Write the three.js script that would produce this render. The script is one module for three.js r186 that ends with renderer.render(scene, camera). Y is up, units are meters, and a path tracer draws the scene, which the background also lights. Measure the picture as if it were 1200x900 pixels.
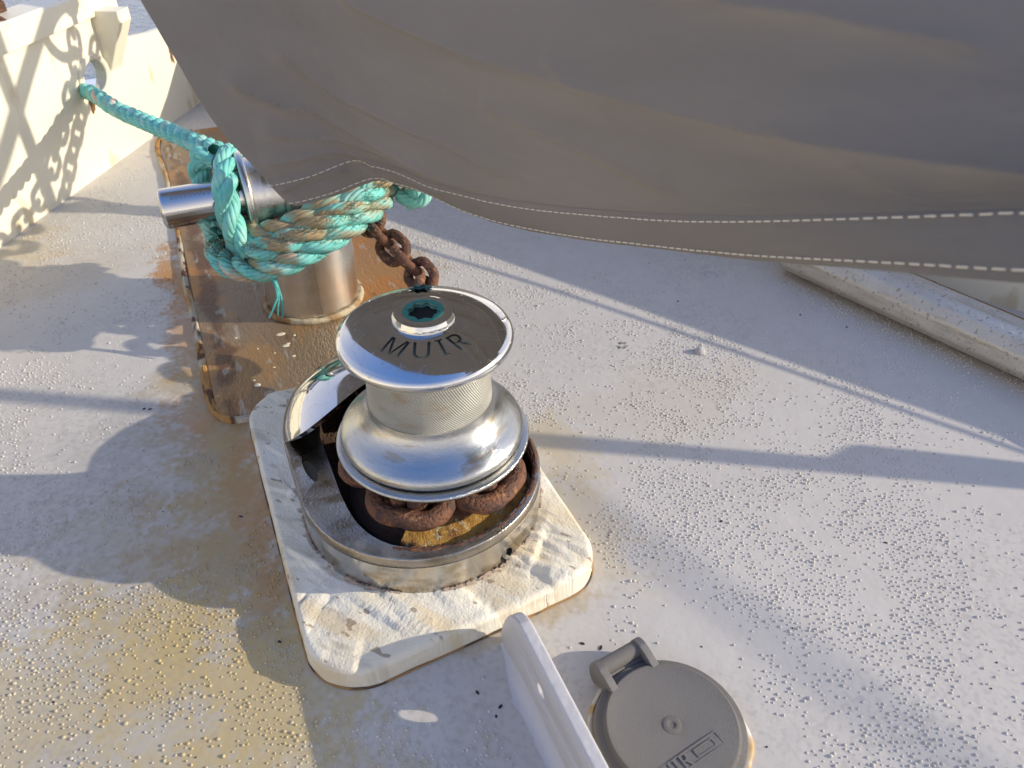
import * as THREE from 'three';
import { mergeGeometries, mergeVertices, toCreasedNormals } from 'three/addons/utils/BufferGeometryUtils.js';
import { FontLoader } from 'three/addons/loaders/FontLoader.js';
import { Brush, Evaluator, SUBTRACTION } from 'three-bvh-csg';

// ---------------------------------------------------------------- camera, sky, sun, exposure
// World: metres, y up, the deck is y = 0, -z points to the bow, the windlass axis stands at x = z = 0.
const scene = new THREE.Scene();
const camera = new THREE.PerspectiveCamera(53.13, 4 / 3, 0.02, 3000);
camera.position.set(-0.1183, 0.468, 0.4198);
camera.lookAt(0.1968, -0.1449, -0.3048);
camera.focus = 0.60; camera.userData.fStop = 13;
scene.add(camera);
const SUN = new THREE.Vector3(0.856, 0.358, 0.372).normalize();

function skyTexture() {
  const w = 512, h = 256, data = new Float32Array(w * h * 4), d = new THREE.Vector3();
  for (let j = 0; j < h; j++) for (let i = 0; i < w; i++) {
    const el = ((j + 0.5) / h - 0.5) * Math.PI, az = ((i + 0.5) / w - 0.5) * 2 * Math.PI;
    d.set(Math.cos(el) * Math.cos(az), Math.sin(el), Math.cos(el) * Math.sin(az));
    const up = Math.max(0, d.y), c = Math.max(0, d.dot(SUN));
    const k = Math.pow(1 - up, 1.7);
    const glow = 0.42 * Math.pow(c, 6) + 0.9 * Math.pow(c, 40);
    const z = [0.11, 0.235, 0.58], o = [1.25, 1.15, 1.03];
    for (let n = 0; n < 3; n++) data[(j * w + i) * 4 + n] = SKY * ((z[n] + (o[n] - z[n]) * k) + glow * [1.1, 1.0, 0.86][n]);
    data[(j * w + i) * 4 + 3] = 1;
  }
  const t = new THREE.DataTexture(data, w, h, THREE.RGBAFormat, THREE.FloatType);
  t.mapping = THREE.EquirectangularReflectionMapping; t.magFilter = THREE.LinearFilter; t.minFilter = THREE.LinearFilter; t.needsUpdate = true;
  return t;
}
const SKY = 1.24;
const sky = skyTexture();
scene.background = sky; scene.environment = sky;
const sun = new THREE.DirectionalLight(new THREE.Color(1.0, 0.90, 0.74), 4.7);
sun.position.copy(SUN).multiplyScalar(6); sun.castShadow = true;
sun.shadow.mapSize.set(4096, 4096); sun.shadow.radius = 1.0;
Object.assign(sun.shadow.camera, { left: -2, right: 2, top: 2, bottom: -2, near: 0.5, far: 14 });
scene.add(sun, sun.target);
const renderer = new THREE.WebGLRenderer({ antialias: true });
renderer.toneMapping = THREE.LinearToneMapping;
renderer.toneMappingExposure = 1.10;
renderer.shadowMap.enabled = true;

// ---------------------------------------------------------------- helpers
const V = (x, y, z) => new THREE.Vector3(x, y, z);
function rng(seed) { let a = seed >>> 0; return () => { a = (a + 0x6D2B79F5) | 0; let t = Math.imul(a ^ (a >>> 15), 1 | a); t = (t + Math.imul(t ^ (t >>> 7), 61 | t)) ^ t; return ((t ^ (t >>> 14)) >>> 0) / 4294967296; }; }
const clamp = (x, a = 0, b = 1) => Math.min(b, Math.max(a, x));
const smooth = (a, b, x) => { const t = clamp((x - a) / (b - a)); return t * t * (3 - 2 * t); };
const mix = (a, b, t) => a + (b - a) * t;
const mix3 = (a, b, t) => [mix(a[0], b[0], t), mix(a[1], b[1], t), mix(a[2], b[2], t)];
function h2(x, y) { let n = Math.imul(x | 0, 374761393) + Math.imul(y | 0, 668265263); n = Math.imul(n ^ (n >>> 13), 1274126177); return ((n ^ (n >>> 16)) >>> 0) / 4294967296; }
function noise(x, y, p = 0) {          // value noise, period p lattice cells when p > 0
  const xi = Math.floor(x), yi = Math.floor(y), fx = x - xi, fy = y - yi, u = fx * fx * (3 - 2 * fx), v = fy * fy * (3 - 2 * fy);
  const w = p ? (q) => ((q % p) + p) % p : (q) => q;
  const a = h2(w(xi), w(yi)), b = h2(w(xi + 1), w(yi)), c = h2(w(xi), w(yi + 1)), e = h2(w(xi + 1), w(yi + 1));
  return a + (b - a) * u + (c - a) * v + (a - b - c + e) * u * v;
}
function fbm(x, y, o = 4, p = 0) { let s = 0, a = 0.5, t = 0; for (let i = 0; i < o; i++) { s += a * noise(x + i * (p ? 0 : 17.3), y - i * (p ? 0 : 9.1), p); t += a; a *= 0.5; x *= 2; y *= 2; p *= 2; } return s / t; }
const toS = (c) => 255 * (c <= 0.0031308 ? 12.92 * c : 1.055 * Math.pow(c, 1 / 2.4) - 0.055);
function tex(w, h, fn, color = true, wrap = true) {     // fn(u, v) -> linear [r, g, b] or a number
  const data = new Uint8Array(w * h * 4);
  for (let j = 0; j < h; j++) for (let i = 0; i < w; i++) {
    const c = fn(i / w, j / h), k = (j * w + i) * 4;
    if (typeof c === 'number') { data[k] = data[k + 1] = data[k + 2] = 255 * clamp(c); }
    else for (let n = 0; n < 3; n++) data[k + n] = color ? toS(clamp(c[n])) : 255 * clamp(c[n]);
    data[k + 3] = 255;
  }
  const t = new THREE.DataTexture(data, w, h); t.magFilter = THREE.LinearFilter; t.minFilter = THREE.LinearMipmapLinearFilter; t.generateMipmaps = true;
  if (wrap) t.wrapS = t.wrapT = THREE.RepeatWrapping;
  if (color) t.colorSpace = THREE.SRGBColorSpace;
  t.needsUpdate = true; return t;
}
function rep(t, x, y = x) { const c = t.clone(); c.repeat.set(x, y); c.needsUpdate = true; return c; }
const C = (r, g, b) => new THREE.Color().setRGB(r, g, b);
const mat = (o) => new THREE.MeshStandardMaterial({ side: THREE.DoubleSide, ...o });
function boxUV(g, s = 1) {             // uv in metres times s, by the dominant direction of each face
  g = g.index ? g.toNonIndexed() : g;
  const p = g.attributes.position, uv = new Float32Array(p.count * 2), a = V(), b = V(), c = V();
  for (let i = 0; i < p.count; i += 3) {
    a.fromBufferAttribute(p, i); b.fromBufferAttribute(p, i + 1); c.fromBufferAttribute(p, i + 2);
    const n = b.clone().sub(a).cross(c.clone().sub(a)), x = Math.abs(n.x), y = Math.abs(n.y), z = Math.abs(n.z);
    [a, b, c].forEach((q, k) => { const [u, v] = y >= x && y >= z ? [q.x, q.z] : x >= z ? [q.z, q.y] : [q.x, q.y]; uv[(i + k) * 2] = u * s; uv[(i + k) * 2 + 1] = v * s; });
  }
  g.setAttribute('uv', new THREE.BufferAttribute(uv, 2)); return g;
}
const used = {};
function numbered(n) { used[n] = (used[n] ?? -1) + 1; return used[n] ? `${n}_${String(used[n]).padStart(3, '0')}` : n; }
function part(name, geo, m, parent) { const o = new THREE.Mesh(geo, m); o.name = name; o.castShadow = o.receiveShadow = true; parent.add(o); return o; }
function thing(name, label, category, pos = [0, 0, 0], group) {
  const o = new THREE.Group(); o.name = numbered(name); o.position.set(...pos); o.userData = { label, category }; if (group) o.userData.group = group; scene.add(o); return o;
}
function structure(name, geo, m, label, category) { const o = part(numbered(name), geo, m, scene); o.userData = { kind: 'structure', label, category }; return o; }
function merge(list) { return mergeGeometries(list.map((g) => { const q = g.index ? g.toNonIndexed() : g; for (const k of Object.keys(q.attributes)) if (!['position', 'normal', 'uv', 'color'].includes(k)) q.deleteAttribute(k); return q; })); }
function lathe(pts, seg = 96) { return new THREE.LatheGeometry(pts.map(([r, y]) => new THREE.Vector2(r, y)), seg); }
function smoothLathe(pts, seg, n) { const c = new THREE.SplineCurve(pts.map(([r, y]) => new THREE.Vector2(r, y))); return new THREE.LatheGeometry(c.getPoints(n), seg); }
function cyl(a, b, ra, rb = ra, seg = 32, open = false) {
  const d = b.clone().sub(a), g = new THREE.CylinderGeometry(rb, ra, d.length(), seg, 1, open);
  g.applyQuaternion(new THREE.Quaternion().setFromUnitVectors(V(0, 1, 0), d.clone().normalize()));
  return g.translate((a.x + b.x) / 2, (a.y + b.y) / 2, (a.z + b.z) / 2);
}
function colorize(g, fn) {             // vertex colours, linear
  const p = g.attributes.position, a = new Float32Array(p.count * 3);
  for (let i = 0; i < p.count; i++) { const c = fn(p.getX(i), p.getY(i), p.getZ(i), i); a.set(c, i * 3); }
  g.setAttribute('color', new THREE.BufferAttribute(a, 3)); return g;
}
function grid(nu, nv, fn, closeU = false) {    // fn(u, v) -> Vector3; smooth normals
  const pos = [], uv = [], idx = [];
  for (let j = 0; j <= nv; j++) for (let i = 0; i <= nu; i++) { const q = fn(i / nu, j / nv); pos.push(q.x, q.y, q.z); uv.push(i / nu, j / nv); }
  for (let j = 0; j < nv; j++) for (let i = 0; i < nu; i++) { const a = j * (nu + 1) + i, b = a + 1, c = a + nu + 1, d = c + 1; idx.push(a, b, d, a, d, c); }
  const g = new THREE.BufferGeometry();
  g.setAttribute('position', new THREE.Float32BufferAttribute(pos, 3)); g.setAttribute('uv', new THREE.Float32BufferAttribute(uv, 2)); g.setIndex(idx); g.computeVertexNormals();
  if (closeU) { const n = g.attributes.normal; for (let j = 0; j <= nv; j++) { const a = j * (nu + 1), b = a + nu, m = V(n.getX(a) + n.getX(b), n.getY(a) + n.getY(b), n.getZ(a) + n.getZ(b)).normalize(); n.setXYZ(a, m.x, m.y, m.z); n.setXYZ(b, m.x, m.y, m.z); } }
  return g;
}
function frames(pts) {                 // parallel transport along points
  const n = pts.length, T = [], N = [], B = [];
  for (let i = 0; i < n; i++) T.push(pts[Math.min(n - 1, i + 1)].clone().sub(pts[Math.max(0, i - 1)]).normalize());
  let v = Math.abs(T[0].y) < 0.9 ? V(0, 1, 0) : V(1, 0, 0); v.sub(T[0].clone().multiplyScalar(v.dot(T[0]))).normalize();
  for (let i = 0; i < n; i++) { v = v.clone().sub(T[i].clone().multiplyScalar(v.dot(T[i]))).normalize(); N.push(v); B.push(T[i].clone().cross(v)); }
  return { T, N, B };
}
function sweep(pts, radius, seg = 8, scaleV = 1) {     // tube with caps; radius a number or fn(i)
  const { N, B } = frames(pts), n = pts.length - 1; let len = [0]; for (let i = 1; i <= n; i++) len.push(len[i - 1] + pts[i].distanceTo(pts[i - 1]));
  const g = grid(seg, n, (u, v) => { const i = Math.round(v * n), a = u * 2 * Math.PI, r = typeof radius === 'number' ? radius : radius(i, a); return pts[i].clone().addScaledVector(N[i], Math.cos(a) * r).addScaledVector(B[i], Math.sin(a) * r); }, true);
  const uv = g.attributes.uv; for (let j = 0; j <= n; j++) for (let i = 0; i <= seg; i++) uv.setXY(j * (seg + 1) + i, i / seg, len[j] * scaleV);
  return g;
}
const curvePts = (pts, n, closed = false) => new THREE.CatmullRomCurve3(pts.map((p) => (p.isVector3 ? p : V(...p))), closed, 'centripetal').getSpacedPoints(n);

// ---------------------------------------------------------------- deck paint and its stains (plan position in metres)
const RUST = [0.40, 0.185, 0.045], TAN = [0.38, 0.275, 0.125], YEL = [0.46, 0.355, 0.16], BROWN = [0.17, 0.075, 0.03];
const STAINS = [  // x, z, half sizes, colour, strength, noise scale
  [-0.27, 0.10, 0.20, 0.13, [0.355, 0.318, 0.245], 0.9, 12], [-0.24, -0.09, 0.13, 0.11, [0.37, 0.35, 0.30], 0.6, 14],
  [-0.168, -0.50, 0.022, 0.07, RUST, 1.35, 60], [-0.166, -0.36, 0.020, 0.13, RUST, 1.1, 45], [-0.156, -0.210, 0.034, 0.05, RUST, 1.3, 50], [-0.175, -0.27, 0.03, 0.05, TAN, 1.0, 40],
  [-0.143, -0.186, 0.022, 0.022, BROWN, 1.4, 70], [-0.15, -0.17, 0.03, 0.05, RUST, 0.9, 55], [-0.165, -0.13, 0.05, 0.08, TAN, 1.3, 40], [-0.165, -0.01, 0.05, 0.10, TAN, 1.3, 38],
  [-0.141, -0.05, 0.018, 0.12, RUST, 0.85, 60], [-0.215, -0.04, 0.075, 0.07, TAN, 0.55, 34], [-0.225, 0.035, 0.06, 0.05, YEL, 1.2, 36],
  [-0.165, 0.10, 0.05, 0.06, YEL, 1.2, 40], [-0.19, 0.19, 0.10, 0.06, YEL, 0.9, 30], [-0.30, 0.07, 0.08, 0.07, YEL, 0.7, 30],
  [0.10, 0.07, 0.035, 0.06, YEL, 0.5, 40], [0.118, -0.03, 0.04, 0.06, YEL, 0.7, 40], [0.10, -0.42, 0.03, 0.09, TAN, 0.8, 40], [0.02, 0.122, 0.08, 0.009, TAN, 0.8, 70],
  [-0.34, -0.66, 0.05, 0.06, YEL, 0.7, 40], [-0.31, -0.55, 0.10, 0.06, TAN, 0.35, 30], [0.25, -0.05, 0.10, 0.05, YEL, 0.25, 30],
  [-0.22, -0.20, 0.07, 0.07, [0.30, 0.29, 0.27], 0.5, 60],
];
function deckCol(x, z) {
  const m = fbm(x * 6 + 3, z * 6, 3), f = noise(x * 90, z * 90); let g = -1;
  let c = [0.515, 0.48, 0.425].map((q, i) => q * (0.965 + 0.06 * m + 0.05 * (f - 0.5)) + [0.006, 0, -0.006][i] * (noise(x * 3, z * 3 + 40) - 0.5));
  for (const [sx, sz, rx, rz, col, k, ns] of STAINS) {
    const dx = (x - sx) / rx, dz = (z - sz) / rz, rr = dx * dx + dz * dz; if (rr > 3.6) continue; const r = Math.sqrt(rr);
    const n = fbm(x * ns + sx * 91, z * ns + sz * 57, 4); if (g < 0) g = fbm(x * 260, z * 260, 2);
    const a = smooth(0.15, 0.85, n * 1.25 - 0.62 * r + 0.42 + 0.55 * (g - 0.5)) * k;
    c = mix3(c, col, clamp(a * 0.62));
  }
  // dark grit that sits in the hollows of the paint
  const sp = smooth(0.60, 0.74, noise(x * 420, z * 420)), dirt = sp > 0 ? sp * smooth(0.42, 0.62, fbm(x * 7 + 30, z * 7, 3)) : 0;
  return mix3(c, [0.24, 0.22, 0.19], dirt * 0.22);
}
const deckTex = tex(1792, 1792, (u, v) => deckCol(-1 + 2 * u, -1.3 + 2 * v), true, false);
const orange = tex(512, 512, (u, v) => 0.5 + 0.5 * (0.75 * (fbm(u * 48, v * 48, 3, 48) - 0.5) + 0.6 * (fbm(u * 10, v * 10, 3, 10) - 0.5)), false);
const fine = tex(512, 512, (u, v) => fbm(u * 64, v * 64, 3, 64), false);
const pitted = tex(512, 512, (u, v) => 0.5 * fbm(u * 24, v * 24, 4, 24) + 0.5 * smooth(0.3, 0.6, fbm(u * 60, v * 60, 2, 60)), false);
const smear = tex(512, 512, (u, v) => 0.55 + 0.9 * (fbm(u * 12, v * 12, 5, 12) - 0.5) + 0.35 * (fbm(u * 4, v * 110, 2) - 0.5), false);

const M = {};
M.deck = mat({ map: deckTex, bumpMap: rep(orange, 9), bumpScale: 0.0005, roughness: 0.55 });
M.paint = mat({ color: C(0.52, 0.50, 0.485), bumpMap: rep(orange, 5), bumpScale: 0.0009, roughness: 0.5 });
const creamTex = tex(512, 512, (u, v) => { const c = [0.74, 0.69, 0.545].map((q) => q * (0.96 + 0.08 * fbm(u * 8, v * 8, 4, 8))); return mix3(c, [0.47, 0.34, 0.16], 0.5 * smooth(0.66, 0.82, fbm(u * 20 + 5, v * 6, 4))); });
M.cream = mat({ map: rep(creamTex, 2), bumpMap: rep(orange, 5), bumpScale: 0.0009, roughness: 0.45 });
M.rustPaint = mat({ color: C(0.34, 0.17, 0.05), roughness: 0.95, bumpMap: rep(pitted, 8), bumpScale: 0.001 });
// brown film and rust on the steel doubler plate
const plateTex = tex(640, 1024, (u, v) => {
  const x = -0.16 + u * 0.26, z = -1.03 + v * 0.86;
  let c = mix3([0.175, 0.118, 0.068], [0.275, 0.195, 0.115], fbm(x * 16, z * 10, 4));
  c = mix3(c, [0.40, 0.17, 0.035], 0.95 * smooth(0.35, 0.75, fbm(x * 22 + 9, z * 16, 4) + 0.55 * Math.exp(-((x - 0.045) ** 2) / 0.0018) * Math.exp(-((z + 0.40) ** 2) / 0.02) - 0.12));
  c = mix3(c, [0.34, 0.19, 0.07], 0.7 * smooth(0.52, 0.72, fbm(x * 30 + 2, z * 12 + 6, 4)));
  c = mix3(c, [0.10, 0.045, 0.02], 0.85 * smooth(0.42, 0.75, fbm(x * 46, z * 40, 4) + 0.5 * Math.exp(-((x + 0.137) ** 2) / 0.00022) - 0.28));
  c = mix3(c, [0.42, 0.37, 0.30], 0.55 * smooth(0.68, 0.8, fbm(x * 130, z * 34, 3)));
  return c;
}, true, false);
M.plate = mat({ map: plateTex, bumpMap: rep(pitted, 3), bumpScale: 0.0006, roughness: 0.48, metalness: 0.25 });
const rustTex = tex(512, 512, (u, v) => {
  let c = mix3([0.085, 0.04, 0.026], [0.20, 0.085, 0.042], fbm(u * 9, v * 9, 4, 9));
  c = mix3(c, [0.34, 0.16, 0.075], 0.7 * smooth(0.55, 0.75, fbm(u * 14 + 4, v * 14, 4)));
  return mix3(c, [0.045, 0.03, 0.028], 0.7 * smooth(0.52, 0.7, fbm(u * 22, v * 22, 3, 22)));
});
M.rust = mat({ map: rustTex, bumpMap: pitted, bumpScale: 0.0011, roughness: 0.78, metalness: 0.2 });
const oxTex = tex(512, 512, (u, v) => { let c = mix3([0.42, 0.20, 0.035], [0.56, 0.34, 0.08], fbm(u * 10, v * 10, 4, 10)); c = mix3(c, [0.20, 0.085, 0.03], smooth(0.5, 0.72, fbm(u * 7 + 3, v * 7, 4))); return mix3(c, [0.58, 0.52, 0.33], 0.7 * smooth(0.62, 0.75, fbm(u * 18, v * 18, 3))); });
M.ochre = mat({ map: oxTex, bumpMap: rep(pitted, 2), bumpScale: 0.0012, roughness: 0.9 });
M.darkRust = mat({ color: C(0.075, 0.042, 0.027), bumpMap: rep(pitted, 6), bumpScale: 0.001, roughness: 0.9 });
const smearR = (a, b) => tex(512, 512, (u, v) => mix(a, b, clamp(0.5 + 1.5 * (fbm(u * 9, v * 9, 5, 9) - 0.5) + 0.6 * (fbm(u * 40, v * 5, 2) - 0.5))), false);
const scratched = (() => {            // fine scratches and salt spots, read as roughness and shallow relief
  const n = 512, a = new Float32Array(n * n), R = rng(88);
  for (let k = 0; k < 260; k++) { let x = R() * n, y = R() * n; const d = R() * 6.28, L = 10 + 70 * R() * R(), c = (R() - 0.5) * 0.02, s = 0.25 + 0.6 * R(); for (let i = 0, q = d; i < L; i++, q += c) { x += Math.cos(q); y += Math.sin(q); a[(((y | 0) + n) % n) * n + (((x | 0) + n) % n)] = s; } }
  for (let k = 0; k < 420; k++) { const x = R() * n, y = R() * n, r = 0.8 + 2.6 * R() * R() * R(); for (let j = -4; j <= 4; j++) for (let i = -4; i <= 4; i++) if (i * i + j * j <= r * r) a[(((y + j | 0) + n) % n) * n + (((x + i | 0) + n) % n)] = 0.7; }
  return a;
})();
const scrAt = (u, v) => scratched[((v * 512 | 0) % 512) * 512 + ((u * 512 | 0) % 512)];
const chromeRough = tex(512, 512, (u, v) => clamp(mix(0.02, 0.12, clamp(0.5 + 1.6 * (fbm(u * 9, v * 9, 5, 9) - 0.5))) + 0.45 * scrAt(u, v)), false);
const chromeMap = tex(512, 512, (u, v) => mix3([0.62, 0.62, 0.615], [0.44, 0.42, 0.38], 0.8 * scrAt(u, v) + 0.25 * smooth(0.5, 0.75, fbm(u * 7, v * 7, 4, 7))));
M.chrome = mat({ map: chromeMap, metalness: 1, roughness: 1, roughnessMap: chromeRough });
const patina = tex(512, 512, (u, v) => { let c = mix3([0.50, 0.505, 0.495], [0.41, 0.405, 0.38], fbm(u * 10, v * 10, 5, 10)); c = mix3(c, [0.36, 0.29, 0.19], 0.6 * smooth(0.62, 0.78, fbm(u * 16 + 5, v * 12, 4))); return mix3(c, [0.30, 0.36, 0.32], 0.5 * smooth(0.64, 0.78, fbm(u * 24, v * 24 + 9, 4))); });
M.satin = mat({ map: patina, metalness: 1, roughness: 1, roughnessMap: smearR(0.12, 0.32), bumpMap: rep(fine, 3), bumpScale: 0.00008 });
const ringTex = tex(512, 512, (u, v) => mix3([0.54, 0.51, 0.465], [0.36, 0.305, 0.23], smooth(0.45, 0.72, fbm(u * 9, v * 16, 4))));
M.lip = mat({ map: rep(ringTex, 0.7), color: C(0.8, 0.76, 0.70), metalness: 1, roughness: 1, roughnessMap: smearR(0.24, 0.5), bumpMap: rep(fine, 2), bumpScale: 0.0002 });
M.ring = mat({ map: ringTex, metalness: 1, roughness: 1, roughnessMap: smearR(0.10, 0.28), bumpMap: rep(fine, 2), bumpScale: 0.00008 });
const brushTex = tex(512, 512, (u, v) => mix3([0.56, 0.53, 0.47], [0.74, 0.72, 0.68], clamp(0.5 * fbm(u * 5, v * 80, 3) + 0.6 * fbm(u * 8, v * 8, 4, 8) - 0.05)));
M.steel = mat({ map: brushTex, metalness: 1, roughness: 1, roughnessMap: smearR(0.18, 0.42), bumpMap: fine, bumpScale: 0.00006 });
M.pin = mat({ color: C(0.60, 0.58, 0.55), metalness: 1, roughness: 1, roughnessMap: smearR(0.06, 0.22) });
const knurl = tex(64, 64, (u, v) => 0.5 + 0.25 * (Math.cos((u + v) * 2 * Math.PI) + Math.cos((u - v) * 2 * Math.PI)), false);
const drumTex = tex(512, 256, (u, v) => { let c = mix3([0.42, 0.415, 0.36], [0.52, 0.51, 0.46], fbm(u * 14, v * 8, 4)); return mix3(c, [0.40, 0.27, 0.12], 0.5 * smooth(0.66, 0.8, fbm(u * 9 + 7, v * 5, 4))); });
M.knurl = mat({ map: drumTex, metalness: 0.85, roughness: 0.45, bumpMap: rep(knurl, 150, 21), bumpScale: 0.0009 });
const verdTex = tex(256, 256, (u, v) => mix3([0.035, 0.20, 0.16], [0.36, 0.60, 0.52], smooth(0.3, 0.7, fbm(u * 10, v * 10, 4, 10))));
M.verdigris = mat({ map: verdTex, bumpMap: pitted, bumpScale: 0.0008, roughness: 0.95 });
M.groove = mat({ color: C(0.05, 0.065, 0.06), roughness: 0.8 });
M.black = mat({ color: C(0.012, 0.011, 0.010), roughness: 0.8 });
M.plastic = mat({ color: C(0.160, 0.148, 0.134), roughness: 0.62, bumpMap: rep(fine, 8), bumpScale: 0.00025 });
M.plasticRim = mat({ color: C(0.235, 0.218, 0.188), roughness: 0.65, bumpMap: rep(fine, 8), bumpScale: 0.0003 });
M.sealant = mat({ color: C(0.60, 0.50, 0.36), roughness: 0.6, bumpMap: rep(orange, 20), bumpScale: 0.0006 });
const yarn = tex(128, 128, (u, v) => { const a = (u * 7 + v * 2) % 1, b = Math.abs(a - 0.5) * 2; return 1 - b * b; }, false);
M.rope = mat({ color: C(1, 1, 1), vertexColors: true, bumpMap: yarn, bumpScale: 0.0009, roughness: 0.75 });
const weave = tex(256, 256, (u, v) => 0.5 + 0.3 * Math.cos(u * 2 * Math.PI * 32) * Math.cos(v * 2 * Math.PI * 32) + 0.35 * (fbm(u * 16, v * 16, 3, 16) - 0.5), false);
const clothTex = tex(512, 512, (u, v) => [0.268, 0.236, 0.198].map((q) => q * (0.95 + 0.10 * fbm(u * 6, v * 6, 5, 6))));
M.cloth = new THREE.MeshPhysicalMaterial({ side: THREE.DoubleSide, map: clothTex, bumpMap: rep(weave, 12), bumpScale: 0.0004, roughness: 0.9, transmission: 0.06, thickness: 0, sheen: 0.25, sheenRoughness: 0.6, sheenColor: C(0.5, 0.48, 0.46) });
M.thread = mat({ color: C(0.62, 0.56, 0.45), roughness: 0.9 });
const aluTex = tex(512, 512, (u, v) => { let c = mix3([0.50, 0.46, 0.38], [0.62, 0.58, 0.50], fbm(u * 14, v * 14, 4, 14)); c = mix3(c, [0.40, 0.30, 0.17], 0.35 * smooth(0.60, 0.74, fbm(u * 5 + 3, v * 40, 4))); return mix3(c, [0.16, 0.14, 0.12], 0.5 * smooth(0.80, 0.88, noise(u * 90, v * 90))); });
M.alu = mat({ map: aluTex, roughness: 0.5, metalness: 0.35, bumpMap: pitted, bumpScale: 0.0004 });
M.sea = mat({ color: C(0.10, 0.16, 0.22), roughness: 0.18, bumpMap: rep(orange, 900), bumpScale: 0.06 });
M.pontoon = mat({ color: C(0.62, 0.66, 0.72), roughness: 0.85, bumpMap: fine, bumpScale: 0.002 });
M.rail = mat({ color: C(0.62, 0.61, 0.58), metalness: 1, roughness: 0.22 });

// ---------------------------------------------------------------- deck, sea
const port = (z) => -0.02 - 0.593 * (z + 1.248), star = (z) => -0.02 + 0.593 * (z + 1.248);
{
  const s = new THREE.Shape([[port(1.6), 1.6], [star(1.6), 1.6], [-0.02, -1.248]].map(([x, z]) => new THREE.Vector2(x, -z)));
  const g = new THREE.ExtrudeGeometry(s, { depth: 0.012, bevelEnabled: false, curveSegments: 1 }).rotateX(-Math.PI / 2).translate(0, -0.012, 0);
  const p = g.attributes.position, uv = g.attributes.uv;
  for (let i = 0; i < p.count; i++) uv.setXY(i, (p.getX(i) + 1) / 2, (p.getZ(i) + 1.3) / 2);
  var deck = structure('deck', g, M.deck, 'light grey painted steel foredeck with gritty non-slip paint and rust stains', 'deck');
}
{
  const g = new THREE.PlaneGeometry(1600, 1600).rotateX(-Math.PI / 2).translate(0, -1.3, 0);
  structure('sea', g, M.sea, 'blue grey harbour water beyond the bulwark', 'water');
  const q = boxUV(new THREE.BoxGeometry(6, 0.4, 1.9).rotateY(0.06).translate(-0.6, -1.2, -4.35));
  structure('pontoon', q, M.pontoon, 'pale pontoon seen through the round hole in the bulwark', 'pontoon');
}
// non-slip granules: thousands of paint-covered grains, real geometry
{
  const R = rng(7), pts = [], cells = new Map();
  const plate = (x, z) => x > -0.168 && x < 0.106 && z > -1.04 && z < -0.17, pad = (x, z) => x > -0.132 && x < 0.098 && z > -0.2 && z < 0.137;
  for (let t = 0; t < 400000 && pts.length < 30000; t++) {
    const x = -0.62 + R() * 1.3, z = -1.05 + R() * 1.45;
    if (x < port(z) + 0.01 || x > star(z) - 0.01 || plate(x, z) || pad(x, z)) continue;
    if (x > -0.02 && x < 0.14 && z > 0.11) { if (Math.hypot(x - 0.07, z - 0.235) < 0.062 || x < 0.035 || R() < 0.8) continue; }
    const a = fbm(x * 9 + 11, z * 9 + 4, 3), b = fbm(x * 34 + 2, z * 34, 3);
    let d = 0.03 + 0.70 * smooth(0.43, 0.66, a * 0.55 + b * 0.45) ** 1.4;
    if (x < -0.10 && z > -0.02) d = 0.12 + 0.45 * smooth(0.36, 0.62, b);
    if (x < 0 && z < -0.05) d *= 0.55;
    if (R() > d) continue;
    const kx = Math.floor(x / 0.0026), kz = Math.floor(z / 0.0026); let near = false;
    for (let i = -1; i <= 1 && !near; i++) for (let j = -1; j <= 1 && !near; j++) { const q = cells.get((kx + i) * 4096 + kz + j); if (q && Math.hypot(q[0] - x, q[1] - z) < 0.0026) near = true; }
    if (near) continue; cells.set(kx * 4096 + kz, [x, z]);
    pts.push([x, z, (0.00055 + 0.00065 * R() * R() + 0.0003 * R())]);
  }
  const dome = new THREE.SphereGeometry(1, 7, 4, 0, Math.PI * 2, 0, Math.PI * 0.55);
  const gm = mat({ color: C(1, 1, 1), roughness: 0.6 });
  const im = new THREE.InstancedMesh(dome, gm, pts.length), m4 = new THREE.Matrix4(), q = new THREE.Quaternion(), col = new THREE.Color();
  pts.forEach(([x, z, r], i) => {
    q.setFromAxisAngle(V(0, 1, 0), R() * 6.28);
    m4.compose(V(x, -0.0001, z), q, V(r * (0.85 + 0.4 * R()), r * (0.8 + 0.6 * R()), r * (0.85 + 0.4 * R()))); im.setMatrixAt(i, m4);
    const c = deckCol(x, z); im.setColorAt(i, col.setRGB(c[0] * 1.04, c[1] * 1.04, c[2] * 1.03));
  });
  im.name = 'non_slip_granules'; im.userData = { kind: 'stuff' }; im.castShadow = im.receiveShadow = true; deck.add(im);
}
{ // small weld nubs and a scraped mark on the deck paint
  const nub = (x, z, r, h) => part('weld_nub', new THREE.SphereGeometry(1, 20, 10, 0, 6.283, 0, 1.6).scale(r, h, r).translate(x, 0, z), M.paint, deck);
  nub(0.325, -0.105, 0.006, 0.0065); nub(0.43, -0.235, 0.008, 0.003);
  const R = rng(21), l = [];
  for (let i = 0; i < 26; i++) { const a = R() * 6.28, r = 0.0035 + 0.0035 * R(); if (a > 3.6 && a < 4.6) continue; l.push(new THREE.IcosahedronGeometry(0.0005 + 0.0010 * R(), 0).scale(1.3, 0.35, 1).translate(0.256 + Math.cos(a) * r, 0.0003, -0.148 + Math.sin(a) * r * 0.8)); }
  part('scraped_mark', merge(l), mat({ color: C(0.16, 0.15, 0.14), roughness: 0.9 }), deck);
}

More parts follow.
